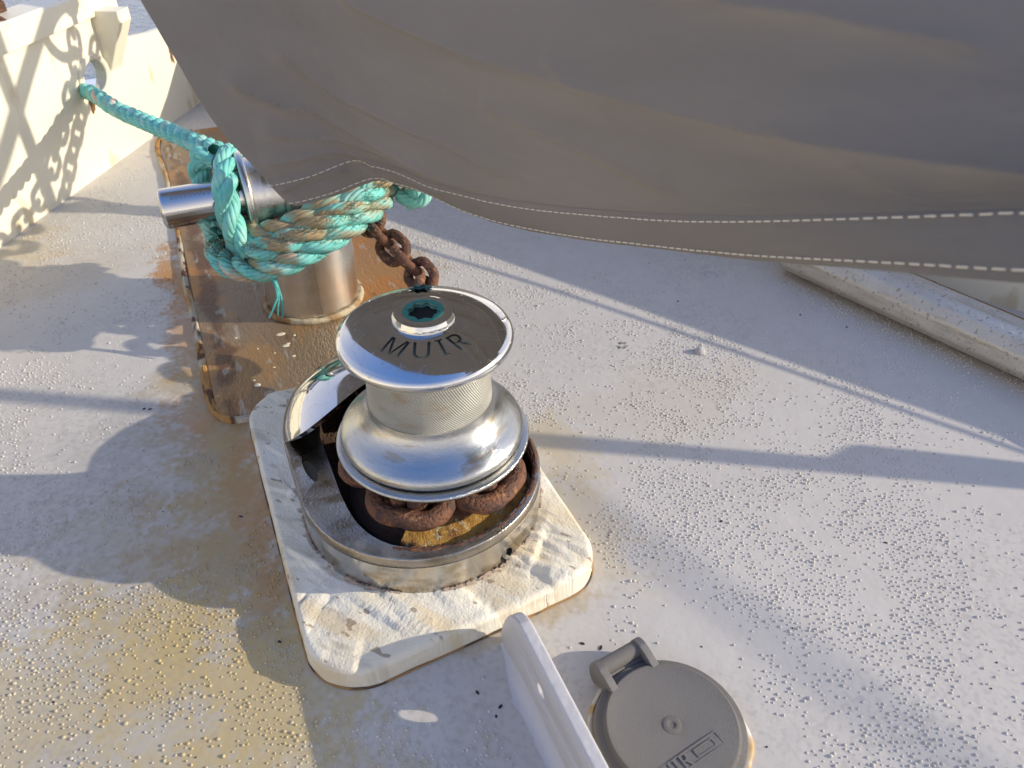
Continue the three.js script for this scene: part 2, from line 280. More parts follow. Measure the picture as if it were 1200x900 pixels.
// ---------------------------------------------------------------- bulwarks
// local frame: +x runs forward along the bulwark, y up, +z towards the outside of the boat
function bulwark(side, label) {
  const L = 3.3, start = side < 0 ? V(port(1.6), 0, 1.6) : V(star(1.6), 0, 1.6), end = V(-0.02, 0, -1.248), dir = end.clone().sub(start).normalize();
  const t = thing('bulwark', label, 'bulwark', start.toArray()), len = end.distanceTo(start);
  const out = side < 0 ? V(dir.z, 0, -dir.x) : V(-dir.z, 0, dir.x);
  t.matrixAutoUpdate = true;
  const basis = new THREE.Matrix4().makeBasis(dir, V(0, 1, 0), dir.clone().cross(V(0, 1, 0)));
  t.quaternion.setFromRotationMatrix(basis);
  const o = dir.clone().cross(V(0, 1, 0)).dot(out) > 0 ? 1 : -1;        // local z that points outside
  const s0 = len - 0.2 - 0.0;                                            // distance helper
  const top = side < 0 ? 0.207 : 0.147;
  // distance along the bulwark of the photo's point s (0 at x = -0.3688, z = -0.6603)
  const S = (s) => V(-0.3688, 0, -0.6603).sub(V(port(1.6), 0, 1.6)).length() + s;
  const sh = new THREE.Shape();
  sh.moveTo(0, -0.6); sh.lineTo(len, -0.6);
  if (side < 0) { sh.lineTo(len, 0.135); sh.lineTo(S(0.476), 0.148); sh.lineTo(S(0.400), 0.158); sh.quadraticCurveTo(S(0.398), 0.165, S(0.396), top + 0.012); }
  else sh.lineTo(len, top + 0.04);
  sh.lineTo(S(0.1), top); sh.lineTo(0, top - 0.01);
  if (side < 0) { const h = new THREE.Path(); h.absellipse(S(0.298), 0.128, 0.0315, 0.0245, 0, Math.PI * 2, true); sh.holes.push(h); }
  const e = new THREE.ExtrudeGeometry(sh, { depth: 0.012, bevelEnabled: false, curveSegments: 48 }).translate(0, 0, o > 0 ? 0 : -0.012);
  part('plating', boxUV(e), M.cream, t);
  // capping rail
  const railEnd = side < 0 ? S(0.396) : len - 0.02;
  const rl = new THREE.Shape([[0, 0], [0, 0.030], [0.003, 0.033], [0.046, 0.033], [0.049, 0.030], [0.049, 0]].map(([x, y]) => new THREE.Vector2(x, y)));
  const rg = new THREE.ExtrudeGeometry(rl, { depth: railEnd, bevelEnabled: false });
  // extrude runs along local z: turn it to run along x
  rg.applyMatrix4(new THREE.Matrix4().makeBasis(V(0, 0, o), V(0, 1, 0), V(1, 0, 0))).translate(0, top - 0.003, -0.008 * o);
  if (side < 0) part('cap_rail', boxUV(rg), M.cream, t);
  else part('cap_rail', boxUV(rg.scale(1, 0.4, 1).translate(0, top * 0.6, 0)), M.cream, t);
  if (side < 0) {
    // rolled rim round the hole
    part('hole_rim', new THREE.TorusGeometry(0.0265, 0.0045, 16, 64).scale(1.28, 1, 0.8).translate(S(0.298), 0.128, -0.001 * o), M.cream, t);
    part('hole_lining', new THREE.CylinderGeometry(0.0244, 0.0244, 0.018, 48, 1, true).rotateX(Math.PI / 2).scale(1.286, 1, 1).translate(S(0.298), 0.128, 0.008 * o), M.cream, t);
    // stiffener under the rail, beside the hole
    const kn = new THREE.Shape([[0, 0.2], [-0.042, 0.2], [-0.042, 0.185], [-0.006, 0.118], [0, 0.118]].map(([x, y]) => new THREE.Vector2(x, y)));
    const kg = new THREE.ExtrudeGeometry(kn, { depth: 0.03, bevelEnabled: true, bevelSize: 0.001, bevelThickness: 0.001, bevelSegments: 1 });
    kg.applyMatrix4(new THREE.Matrix4().makeBasis(V(0, 0, o), V(0, 1, 0), V(1, 0, 0))).translate(S(0.335), 0.01, 0);
    part('stiffener', boxUV(kg), M.cream, t);
    // rust weeping from a chip near the stem and under the hole
    const R = rng(5), l = [];
    for (let i = 0; i < 26; i++) { const q = R(); l.push(new THREE.SphereGeometry(1, 8, 5).scale(0.0015 + 0.0018 * R(), 0.003 + 0.004 * R(), 0.0006).translate(S(0.525) + (R() - 0.5) * 0.004 * (1 + q), 0.128 - 0.04 * q, -0.0002 * o)); }
    for (let i = 0; i < 22; i++) { const q = R(); l.push(new THREE.SphereGeometry(1, 8, 5).scale(0.002 + 0.002 * R(), 0.002 + 0.004 * R(), 0.0006).translate(S(0.272) + (R() - 0.5) * 0.008, 0.106 - 0.02 * q, -0.0002 * o)); }
    part('rust_streak', merge(l), M.rustPaint, t);
  }
  return t;
}
bulwark(-1, 'cream painted steel bulwark with round rope hole on the left of the deck');
bulwark(1, 'pale painted bulwark in shade behind the grey aluminium pole');

// ---------------------------------------------------------------- steel doubler plate under the bollard
{
  const t = thing('doubler_plate', 'brown rust-filmed steel plate under the bollard with lumpy weld along its edge', 'steel plate');
  const sh = new THREE.Shape(), x0 = -0.151, x1 = 0.092, z0 = -1.0, z1 = -0.184, r = 0.02;
  sh.moveTo(x0 + r, -z1); sh.lineTo(x1 - r, -z1); sh.quadraticCurveTo(x1, -z1, x1, -z1 + r); sh.lineTo(x1, -z0 - r); sh.quadraticCurveTo(x1, -z0, x1 - r, -z0);
  sh.lineTo(x0 + r, -z0); sh.quadraticCurveTo(x0, -z0, x0, -z0 - r); sh.lineTo(x0, -z1 + r); sh.quadraticCurveTo(x0, -z1, x0 + r, -z1);
  const g = new THREE.ExtrudeGeometry(sh, { depth: 0.006, bevelEnabled: true, bevelSize: 0.001, bevelThickness: 0.001, bevelSegments: 2 }).rotateX(-Math.PI / 2).translate(0, -0.003, 0);
  const p = g.attributes.position, uv = g.attributes.uv; for (let i = 0; i < p.count; i++) uv.setXY(i, (p.getX(i) + 0.16) / 0.26, (p.getZ(i) + 1.03) / 0.86);
  part('plate', g, M.plate, t);
  // weld and old paint along the left and rear edge
  const pts = curvePts([[-0.10, 0.001, -1.004], [-0.140, 0.001, -1.0], [-0.155, 0.001, -0.98], [-0.156, 0.001, -0.8], [-0.1545, 0.001, -0.6], [-0.157, 0.001, -0.48], [-0.155, 0.001, -0.35], [-0.156, 0.001, -0.25], [-0.153, 0.001, -0.205], [-0.142, 0.001, -0.187], [-0.128, 0.001, -0.182], [-0.112, 0.001, -0.183]], 520);
  const R = rng(3);
  const bead = sweep(pts, (i, a) => 0.0040 * (0.6 + 0.9 * fbm(i * 0.035, a * 0.8, 4)) * (0.93 + 0.14 * noise(i * 0.5, a * 2)), 14, 8);
  colorize(bead, (x, y, z) => {
    const n = fbm(x * 120 + 3, z * 90, 4), k = fbm(x * 90 + 8, z * 17, 4) + (z < -0.3 ? 0.05 : -0.06);
    let c = mix3([0.50, 0.46, 0.38], [0.56, 0.46, 0.28], n);
    c = mix3(c, [0.43, 0.22, 0.06], smooth(0.46, 0.62, k)); c = mix3(c, [0.12, 0.05, 0.025], smooth(0.60, 0.70, fbm(x * 200, z * 60, 3)));
    return c;
  });
  part('weld_bead', bead, mat({ vertexColors: true, color: C(1, 1, 1), roughness: 0.85, bumpMap: pitted, bumpScale: 0.001 }), t);
  // paint drips on the plate, each with an outline of its own
  const l = [], dr = [[-0.073, -0.308, 0.0042], [-0.072, -0.284, 0.0036], [-0.069, -0.287, 0.0018], [-0.068, -0.262, 0.002], [-0.110, -0.227, 0.0032], [-0.112, -0.236, 0.0015], [-0.09, -0.25, 0.0012], [-0.06, -0.30, 0.0014], [-0.118, -0.32, 0.0015], [-0.085, -0.275, 0.001], [-0.1, -0.29, 0.001]];
  for (const [x, z, rr] of dr) l.push(new THREE.SphereGeometry(1, 12, 6).scale(rr * (0.8 + 0.6 * R()), 0.0006, rr * (0.7 + 0.4 * R())).translate(x, 0.0041, z));
  part('paint_drip', merge(l), mat({ color: C(0.66, 0.58, 0.42), roughness: 0.7 }), t);
}

// ---------------------------------------------------------------- bollard
const BX = -0.024, BZ = -0.368, BR = 0.0515, PY = 0.143;
{
  const t = thing('bollard', 'stainless steel mooring bollard with cross pin, wrapped in turquoise rope', 'bollard', [BX, 0.004, BZ]);
  part('post', lathe([[BR - 0.004, 0], [BR, 0], [BR, 0.153], [BR - 0.0015, 0.1555], [BR - 0.004, 0.156], [0, 0.156]], 128), M.steel, t);
  const R = rng(11);
  const foot = sweep(curvePts(Array.from({ length: 48 }, (_, i) => { const a = i / 48 * 6.2832; return [Math.cos(a) * (BR + 0.002), 0.002, Math.sin(a) * (BR + 0.002)]; }), 300, true), (i, a) => 0.0036 * (0.8 + 0.5 * fbm(i * 0.15, a, 3)), 12, 8);
  colorize(foot, (x, y, z) => mix3([0.50, 0.42, 0.28], [0.30, 0.17, 0.07], smooth(0.42, 0.66, fbm(x * 70 + 5, z * 70, 3))));
  part('foot_weld', foot, mat({ vertexColors: true, color: C(1, 1, 1), roughness: 0.85, bumpMap: pitted, bumpScale: 0.0008 }), t);
  const pin = lathe([[0, -0.131], [0.016, -0.131], [0.0185, -0.1295], [0.0195, -0.127], [0.0195, 0.121], [0.018, 0.124], [0, 0.1245]], 64).rotateZ(-Math.PI / 2).translate(0, PY - 0.004, 0.012);
  part('cross_pin', pin, M.pin, t);
  const fl = lathe([[0.0195, -0.004], [0.040, -0.004], [0.0425, -0.0025], [0.0425, 0.0025], [0.040, 0.004], [0.0195, 0.004]], 64).rotateZ(Math.PI / 2).translate(-BR + 0.002, PY - 0.002, 0.012);
  part('pin_flange', fl, M.steel, t);
  part('flange_sleeve', lathe([[0.034, 0], [0.038, 0.035]], 48).rotateZ(-Math.PI / 2).translate(-BR, PY - 0.002, 0.012), M.steel, t);
  // worn lettering band on the pin: raised ridges where a stamped mark has rubbed flat
  const st = []; for (let i = 0; i < 9; i++) st.push(new THREE.BoxGeometry(0.0030, 0.0003, 0.004).translate(-0.118 + i * 0.0042, 0, 0));
  part('stamped_mark', merge(st).rotateX(0.7).translate(0, PY - 0.004 + 0.0195 * Math.cos(0.7), 0.012 + 0.0195 * Math.sin(0.7)), M.satin, t);
}

// ---------------------------------------------------------------- mooring rope
function ropeGeo(pts, Rr, opt = {}) {
  const { pitch = 0.075, wear = 0, seed = 0, phase = 0 } = opt;
  const { N, B } = frames(pts), n = pts.length; const len = [0]; for (let i = 1; i < n; i++) len.push(len[i - 1] + pts[i].distanceTo(pts[i - 1]));
  const out = [];
  for (let s = 0; s < 3; s++) {
    const q = pts.map((p, i) => { const a = phase + s * 2.0944 + len[i] / pitch * 6.2832, k = Rr * 0.52 * (0.97 + 0.08 * noise(i * 0.11 + s * 9, seed)); return p.clone().addScaledVector(N[i], Math.cos(a) * k).addScaledVector(B[i], Math.sin(a) * k); });
    const g = sweep(q, (i, a) => Rr * 0.535 * (0.95 + 0.10 * noise(i * 0.09 + s * 5, seed + 3)) * (1 + 0.045 * Math.cos(8 * a + len[i] * 260)), 18, 60);
    let k = 0; const seg = 19;
    colorize(g, (x, y, z, i) => {
      const row = Math.floor(i / seg), ang = (i % seg) / 18, l = len[row], f = fbm(l * 160 + s * 7, ang * 5 + seed, 3);
      let c = mix3([0.07, 0.38, 0.34], [0.24, 0.64, 0.56], f);
      c = mix3(c, [0.42, 0.66, 0.58], 0.55 * smooth(0.55, 0.75, fbm(l * 60 + seed, ang * 3 + s, 3)));
      if (s === 0) c = mix3(c, [0.70, 0.38, 0.30], 0.85 * smooth(0.10, 0.04, Math.abs(((ang + l * 4) % 1) - 0.5)) * smooth(0.4, 0.55, noise(l * 40, seed)));
      const w = wear * smooth(0.42, 0.66, fbm(l * 50 + seed * 3, ang * 2.5 + s * 4, 4));
      return mix3(c, [0.32, 0.25, 0.14], 0.85 * w);
    });
    out.push(g);
  }
  return merge(out);
}
{
  const t = thing('mooring_rope', 'frayed turquoise three strand mooring rope wound round the bollard', 'rope');
  const rr = 0.0128;
  // from the hole in the bulwark to the back of the bollard flange
  part('standing_part', ropeGeo(curvePts([[-0.275, 0.085, -0.955], [-0.236, 0.116, -0.893], [-0.19, 0.123, -0.76], [-0.135, 0.139, -0.60], [-0.090, 0.158, -0.455], [-0.068, 0.168, -0.395]], 420), 0.0108, { pitch: 0.07, wear: 0.25, seed: 2 }), M.rope, t);
  // hitch: from the top of the flange down over the front of the pin
  const px = BX - BR - 0.018, pz = BZ + 0.012, py = PY;
  part('pin_hitch', ropeGeo(curvePts([[px + 0.014, py + 0.034, pz - 0.02], [px + 0.008, py + 0.035, pz + 0.006], [px + 0.001, py + 0.022, pz + 0.031], [px - 0.002, py - 0.004, pz + 0.040], [px + 0.002, py - 0.024, pz + 0.042], [px + 0.010, py - 0.036, pz + 0.046]], 150), 0.0118, { pitch: 0.07, wear: 0.15, seed: 5, phase: 0.6 }), M.rope, t);
  part('back_hitch', ropeGeo(curvePts([[px + 0.002, py + 0.034, pz - 0.025], [px - 0.012, py + 0.030, pz - 0.040], [px - 0.018, py + 0.005, pz - 0.046], [px - 0.020, py - 0.03, pz - 0.034], [px - 0.016, py - 0.040, pz - 0.008]], 120), 0.0118, { pitch: 0.07, wear: 0.1, seed: 8 }), M.rope, t);
  // turns round the post, lower on the left, higher on the right
  const turn = (h0, rx, rz, from, to, tilt, seed, wear, rad = rr) => {
    const pts = []; for (let i = 0; i <= 60; i++) { const a = from + (to - from) * i / 60, c = Math.cos(a), s = Math.sin(a); pts.push([BX + 0.004 + c * rx, h0 + tilt * c + 0.003 * Math.sin(3 * a + seed), BZ + 0.004 + s * rz]); }
    part('turn', ropeGeo(curvePts(pts, 560), rad, { pitch: 0.074, wear, seed, phase: seed }), M.rope, t);
  };
  turn(0.114, 0.072, 0.067, -3.5, 3.2, 0.026, 12, 0.9);
  turn(0.136, 0.073, 0.067, -3.3, 3.0, 0.022, 17, 1.2);
  turn(0.112, 0.094, 0.086, -0.75, 3.45, 0.030, 23, 1.0, 0.0122);
  turn(0.130, 0.092, 0.083, -0.70, 2.3, 0.028, 29, 1.2, 0.0118);
  // bight that pokes out on the right under the cover
  part('bight', ropeGeo(curvePts([[0.045, 0.160, -0.36], [0.070, 0.158, -0.335], [0.088, 0.152, -0.312], [0.092, 0.138, -0.302], [0.078, 0.130, -0.315]], 120), 0.0125, { pitch: 0.065, wear: 0.1, seed: 31 }), M.rope, t);
  // loose yarns
  const R = rng(17);
  for (const q of [[[-0.072, 0.092, -0.290], [-0.070, 0.070, -0.276], [-0.076, 0.060, -0.272], [-0.083, 0.050, -0.270]], [[-0.070, 0.092, -0.290], [-0.067, 0.068, -0.276], [-0.068, 0.056, -0.272], [-0.070, 0.047, -0.270]], [[-0.071, 0.094, -0.290], [-0.069, 0.070, -0.276], [-0.073, 0.056, -0.271], [-0.074, 0.051, -0.270]]]) {
    const g = sweep(curvePts(q, 30), (i) => 0.0018 - 0.00003 * i, 7, 40); colorize(g, () => [0.10, 0.48, 0.44]); part('loose_yarn', g, M.rope, t);
  }
  const fz = [];
  for (let i = 0; i < 480; i++) {
    const a = 0.2 + R() * 2.7, y = 0.104 + 0.04 * R() + 0.028 * Math.cos(a), r0 = 0.100 + 0.004 * R(), p0 = V(BX + 0.004 + Math.cos(a) * r0, y, BZ + 0.002 + Math.sin(a) * (r0 - 0.006));
    const d = V(Math.cos(a) + (R() - 0.5) * 2.2, (R() - 0.3) * 1.6, Math.sin(a) + (R() - 0.5) * 2.2).normalize(), L = 0.003 + 0.006 * R();
    const g = sweep([p0.clone().addScaledVector(d, -0.003), p0.clone().addScaledVector(d, L * 0.5), p0.clone().addScaledVector(d, L).add(V(0, -0.001, 0))], 0.00025, 4, 40);
    const c = R() < 0.5 ? [0.40, 0.34, 0.22] : [0.22, 0.55, 0.48]; fz.push(colorize(g, () => c));
  }
  part('fuzz', merge(fz), M.rope, t).userData = { kind: 'stuff' };
}

// ---------------------------------------------------------------- chain links
function linkGeo(seed, d = 0.0142, inner = 0.0395, wide = 0.050) {
  const w = (wide - d) / 2, hl = (inner + d) / 2 - w, pts = [];
  for (let i = 0; i < 12; i++) { const a = -Math.PI / 2 + i / 12 * Math.PI; pts.push(V(hl + Math.cos(a) * w, 0, Math.sin(a) * w)); }
  for (let i = 0; i < 4; i++) pts.push(V(hl - (i) / 4 * 2 * hl, 0, w));
  for (let i = 0; i < 12; i++) { const a = Math.PI / 2 + i / 12 * Math.PI; pts.push(V(-hl + Math.cos(a) * w, 0, Math.sin(a) * w)); }
  for (let i = 0; i < 4; i++) pts.push(V(-hl + (i) / 4 * 2 * hl, 0, -w));
  const c = new THREE.CatmullRomCurve3(pts, true, 'centripetal'), g = new THREE.TubeGeometry(c, 64, d / 2, 12, true);
  const p = g.attributes.position, n = g.attributes.normal, uv = g.attributes.uv;
  for (let i = 0; i < p.count; i++) { const x = p.getX(i), y = p.getY(i), z = p.getZ(i), k = 0.0015 * (fbm(x * 120 + seed * 13, z * 160 + y * 90, 3) - 0.5); p.setXYZ(i, x + n.getX(i) * k, y + n.getY(i) * k, z + n.getZ(i) * k); uv.setXY(i, uv.getX(i) * 1.5 + seed * 0.31, uv.getY(i) * 0.45); }
  return g;
}
const LINKS = [0, 1, 2].map((s) => linkGeo(s)), SMALL = [3, 4, 5].map((s) => linkGeo(s, 0.0098, 0.0265, 0.034));
function layChain(t, pts, twist = 0, name = 'chain_link') {     // links end to end along a polyline
  const step = 0.0265, c = new THREE.CatmullRomCurve3(pts.map((p) => V(...p)), false, 'centripetal'), L = c.getLength(), n = Math.floor(L / step);
  for (let i = 0; i < n; i++) {
    const u = (i + 0.5) * step / L, p = c.getPointAt(u), d = c.getTangentAt(u), up = Math.abs(d.y) > 0.95 ? V(1, 0, 0) : V(0, 1, 0);
    const side = d.clone().cross(up).normalize(), nn = side.clone().cross(d), a = twist + (i % 2) * Math.PI / 2, y = nn.clone().multiplyScalar(Math.cos(a)).addScaledVector(side, Math.sin(a)), z = d.clone().cross(y);
    const o = part(name, SMALL[i % 3], M.rust, t); o.position.copy(p); o.quaternion.setFromRotationMatrix(new THREE.Matrix4().makeBasis(d, y, z));
  }
}
{
  const s = thing('stopper_chain', 'short length of rusty chain leading from the bollard to the back of the windlass', 'chain');
  const t = thing('anchor_chain', 'thick rusty anchor chain wrapped round the wheel inside the windlass base', 'chain');
  layChain(s, [[0.036, 0.118, -0.325], [0.041, 0.112, -0.300], [0.046, 0.106, -0.270], [0.055, 0.100, -0.235], [0.061, 0.094, -0.2], [0.054, 0.084, -0.162], [0.034, 0.072, -0.12]], 0.75);
  const n = 9, r = 0.0480;
  for (let i = 0; i < n; i++) {
    const a = 0.98 - 1.29 + i * 0.645; if (Math.sin(a) < -0.75) continue;
    const flat = i % 2 === 0, o = part('chain_link', LINKS[i % 3], M.rust, t);
    o.position.set(Math.cos(a) * r * (flat ? 1.0 : 0.97), 0.0635 + (flat ? 0.001 : -0.001), Math.sin(a) * r * (flat ? 1 : 0.97));
    const d = V(-Math.sin(a), 0, Math.cos(a)), y = flat ? V(Math.cos(a) * 0.12, 1, Math.sin(a) * 0.12).normalize() : V(Math.cos(a), 0, Math.sin(a)), z = d.clone().cross(y);
    o.quaternion.setFromRotationMatrix(new THREE.Matrix4().makeBasis(d, y, z));
  }
}

// ---------------------------------------------------------------- mounting pad
const PADY = 0.018;
{
  const t = thing('mounting_pad', 'cream sealant-smeared mounting pad with rounded corners under the windlass', 'pad');
  const corners = [[-0.126, -0.192], [0.089, -0.192], [0.091, 0.114], [-0.126, 0.131]], rad = [0.036, 0.036, 0.034, 0.040];
  const outline = []; // rounded polygon
  for (let k = 0; k < 4; k++) {
    const p = new THREE.Vector2(...corners[k]), a = new THREE.Vector2(...corners[(k + 3) % 4]), b = new THREE.Vector2(...corners[(k + 1) % 4]);
    const da = a.clone().sub(p).normalize(), db = b.clone().sub(p).normalize(), half = Math.acos(da.dot(db)) / 2, td = rad[k] / Math.tan(half);
    const s = p.clone().addScaledVector(da, td), e = p.clone().addScaledVector(db, td), c = p.clone().addScaledVector(da.clone().add(db).normalize(), rad[k] / Math.sin(half));
    const a0 = Math.atan2(s.y - c.y, s.x - c.x); let a1 = Math.atan2(e.y - c.y, e.x - c.x); while (a1 < a0) a1 += 6.28319;
    for (let i = 0; i <= 14; i++) { const q = a0 + (a1 - a0) * i / 14; outline.push(V(c.x + Math.cos(q) * rad[k], 0, c.y + Math.sin(q) * rad[k])); }
    for (let i = 1; i < 24; i++) { const nx = corners[(k + 1) % 4], last = outline[outline.length - 1]; }
  }
  const per = new THREE.CatmullRomCurve3(outline, true, 'centripetal').getSpacedPoints(360);
  // trowel strokes: ramps that end in a sharp lip
  const R = rng(41), strokes = [];
  for (let i = 0; i < 120; i++) { const a = (R() < 0.65 ? 0.9 : 2.3) + (R() - 0.5) * 0.9; strokes.push([-0.13 + 0.225 * R(), -0.19 + 0.33 * R(), Math.cos(a), Math.sin(a), 0.016 + 0.04 * R(), 0.005 + 0.010 * R(), (0.0008 + 0.0018 * R()) * (R() < 0.75 ? 1 : -1)]); }
  const top = (x, z) => {
    let h = 0.0009 * (fbm(x * 26, z * 26, 3) - 0.5) + 0.0007 * (fbm(x * 160, z * 160, 2) - 0.5);
    for (const [sx, sz, c, s, L, W, k] of strokes) { const dx = x - sx, dz = z - sz, u = (dx * c + dz * s) / L, v = (-dx * s + dz * c) / W; if (Math.abs(u) > 1 || v < -1 || v > 1.12) continue; const e = (1 - u * u); h += k * e * (v < 1 ? (v + 1) / 2 : 1 - (v - 1) / 0.12); }
    return h;
  };
  const cx = -0.018, cz = -0.03, prof = [];
  for (let i = 0; i <= 70; i++) prof.push([i / 70 * 0.965, 0]);
  for (let i = 1; i <= 10; i++) { const a = i / 10 * Math.PI / 2; prof.push([0.965 + 0.035 * Math.sin(a), -0.0045 * (1 - Math.cos(a))]); }
  for (let i = 1; i <= 6; i++) prof.push([1 + 0.008 * (i / 6), -0.0045 - (PADY - 0.0045) * i / 6]);
  const g = grid(360, prof.length - 1, (u, v) => {
    const p = per[Math.round(u * 360) % 360], [k, dy] = prof[Math.round(v * (prof.length - 1))], x = cx + (p.x - cx) * k, z = cz + (p.z - cz) * k;
    const wob = k > 0.99 ? 1 + 0.010 * (fbm(x * 60, z * 60 + dy * 300, 3) - 0.5) : 1;
    return V(cx + (x - cx) * wob, PADY + dy + top(x, z) * (dy < -0.012 ? 0.2 : 1), cz + (z - cz) * wob);
  }, true);
  const uv = g.attributes.uv, p = g.attributes.position; for (let i = 0; i < p.count; i++) uv.setXY(i, (p.getX(i) + 0.16) / 0.36, (p.getZ(i) + 0.21) / 0.36);
  const padTex = tex(1024, 1024, (u, v) => {
    const x = u * 0.36 - 0.16, z = v * 0.36 - 0.21;
    let c = mix3([0.73, 0.69, 0.575], [0.68, 0.62, 0.475], smooth(0.35, 0.7, fbm(x * 22, z * 22, 4)));
    const sx = x * 0.62 + z * 0.78, sz = -x * 0.78 + z * 0.62;
    c = mix3(c, [0.60, 0.47, 0.27], 0.6 * smooth(0.52, 0.72, fbm(sx * 14 + 7, sz * 60, 4) + (x > 0 && z > 0.03 ? 0.07 : -0.05)));
    c = mix3(c, [0.42, 0.37, 0.29], 0.65 * smooth(0.60, 0.74, fbm(sx * 22 + 20, sz * 80 + 2, 4)));
    return mix3(c, [0.20, 0.13, 0.08], 0.7 * smooth(0.74, 0.80, fbm(sx * 90, sz * 190, 3)));
  }, true, false);
  part('pad', g, mat({ map: padTex, roughness: 0.6, bumpMap: rep(fine, 4), bumpScale: 0.0004 }), t);
  // grimy gap line under the pad
  const gap = sweep(per.map((q) => V(cx + (q.x - cx) * 1.008, 0.0008, cz + (q.z - cz) * 1.008)), (i, a) => 0.0017 * (0.3 + 0.6 * fbm(i * 0.06, a, 3)), 8, 20);
  colorize(gap, (x, y, z) => mix3([0.30, 0.17, 0.06], [0.08, 0.05, 0.03], smooth(0.4, 0.65, fbm(x * 90, z * 90, 3))));
  part('rusty_edge', gap, mat({ vertexColors: true, color: C(1, 1, 1), roughness: 0.95 }), t);
}

// ---------------------------------------------------------------- windlass
const font = await new FontLoader().loadAsync('fonts/droid/droid_sans_regular.typeface.json');
const csg = new Evaluator(); csg.useGroups = false; csg.attributes = ['position', 'normal', 'uv'];
function cut(geo, cutters) {
  let a = new Brush(geo.index ? geo : mergeVertices(geo)); a.updateMatrixWorld();
  for (const c of cutters) { const b = new Brush(c); b.updateMatrixWorld(); a = csg.evaluate(a, b, SUBTRACTION); }
  return a.geometry;
}
const RING_H = 0.0535, RX = -0.011, RW = 0.0925;
function stadium(cx, w, zf, zb, n = 40) {     // U outline: half circle in front (z = zf + w), half circle behind
  const s = [];
  for (let i = 0; i <= n; i++) { const a = i / n * Math.PI; s.push(new THREE.Vector2(cx + Math.cos(a) * w, -(zf + Math.sin(a) * w))); }
  for (let i = 0; i <= n; i++) { const a = Math.PI + i / n * Math.PI; s.push(new THREE.Vector2(cx + Math.cos(a) * w, -(zb + Math.sin(a) * w))); }
  return s;
}
{
  const t = thing('windlass', 'polished anchor windlass with domed drum cap, knurled drum and chrome chain hood', 'windlass', [0, 0, 0]);
  // base ring: wide wall on the left with an oval pocket, thin wall elsewhere
  const ringShape = (withPocket) => {
    const s = new THREE.Shape(stadium(RX, withPocket ? RW : RW + 0.0004, -0.004, -0.072));
    const hole = []; const n = 60;
    for (let i = 0; i <= n; i++) { const a = i / n * Math.PI; const r = 0.0835 - 0.013 * smooth(0.66 * Math.PI, 0.98 * Math.PI, a); hole.push(new THREE.Vector2(-0.006 + Math.cos(a) * r, -(-0.003 + Math.sin(a) * (r)))); }
    for (let i = 0; i <= n; i++) { const a = Math.PI + i / n * Math.PI; const r = 0.077; hole.push(new THREE.Vector2(0.0005 + Math.cos(a) * r, -(-0.075 + Math.sin(a) * r))); }
    s.holes.push(new THREE.Path(hole));
    if (withPocket) { const p = new THREE.Path(); p.absellipse(-0.0905, 0.036, 0.0054, 0.018, 0, 6.28319, true, 0.08); s.holes.push(p); }
    return s;
  };
  const low = new THREE.ExtrudeGeometry(ringShape(false), { depth: 0.029, bevelEnabled: false, curveSegments: 48 }).rotateX(-Math.PI / 2).translate(0, PADY - 0.002, 0);
  const up = new THREE.ExtrudeGeometry(ringShape(true), { depth: 0.0085, bevelEnabled: true, bevelSize: 0.0011, bevelThickness: 0.0014, bevelSegments: 4, bevelOffset: -0.0011, curveSegments: 48 }).rotateX(-Math.PI / 2).translate(0, RING_H - 0.0099, 0);
  const da = 1.18, hx = RX + Math.cos(da) * RW, hz = -0.004 + Math.sin(da) * RW, dn = V(Math.cos(da), 0, Math.sin(da));
  const hp = V(hx, 0.0255, hz);
  let lowCut = cut(toCreasedNormals(low, 0.6), [cyl(hp.clone().addScaledVector(dn, -0.006), hp.clone().addScaledVector(dn, 0.006), 0.0062, 0.0062, 28)]);
  const ring = part('base_ring', boxUV(lowCut, 6), M.ring, t);
  part('ring_lip', boxUV(toCreasedNormals(up, 0.7), 6), M.lip, ring);
  part('pocket_floor', new THREE.CircleGeometry(1, 32).rotateX(-Math.PI / 2).scale(0.0062, 1, 0.0188).rotateY(0.08).translate(-0.0905, 0.0456, -0.036), mat({ color: C(0.24, 0.19, 0.11), roughness: 0.7, bumpMap: rep(pitted, 1), bumpScale: 0.0006 }), ring);
  part('drain_cup', cyl(hp.clone().addScaledVector(dn, -0.0058), hp.clone().addScaledVector(dn, -0.0002), 0.0061, 0.0061, 28, true), M.black, ring);
  part('drain_back', cyl(hp.clone().addScaledVector(dn, -0.0062), hp.clone().addScaledVector(dn, -0.0058), 0.0061, 0.0061, 28), M.black, ring);
  part('set_screw', cyl(hp.clone().addScaledVector(dn, -0.0056), hp.clone().addScaledVector(dn, -0.0020), 0.0034, 0.0030, 6), M.satin, ring);
  part('ring_floor', new THREE.ExtrudeGeometry(new THREE.Shape(stadium(RX + 0.002, 0.082, -0.004, -0.072)), { depth: 0.002, bevelEnabled: false }).rotateX(-Math.PI / 2).translate(0, PADY + 0.002, 0), M.darkRust, t);
  // rusty inner face of the ring
  const lin = ringShape(false).holes[0].getPoints(); lin.push(lin[0]);
  part('ring_liner', grid(lin.length - 1, 1, (u, v) => { const q = lin[Math.round(u * (lin.length - 1))]; return V(RX + 0.004 + (q.x - RX - 0.004) * 0.994, mix(PADY + 0.002, RING_H - 0.004, v), -q.y * 0.994); }), M.darkRust, ring);
  // rust crust along the inner lip
  const cr = []; for (let i = 0; i <= 80; i++) { const a = -0.3 + i / 80 * 2.75; cr.push([-0.006 + Math.cos(a) * 0.0838, RING_H - 0.0022, -0.003 + Math.sin(a) * 0.0838]); }
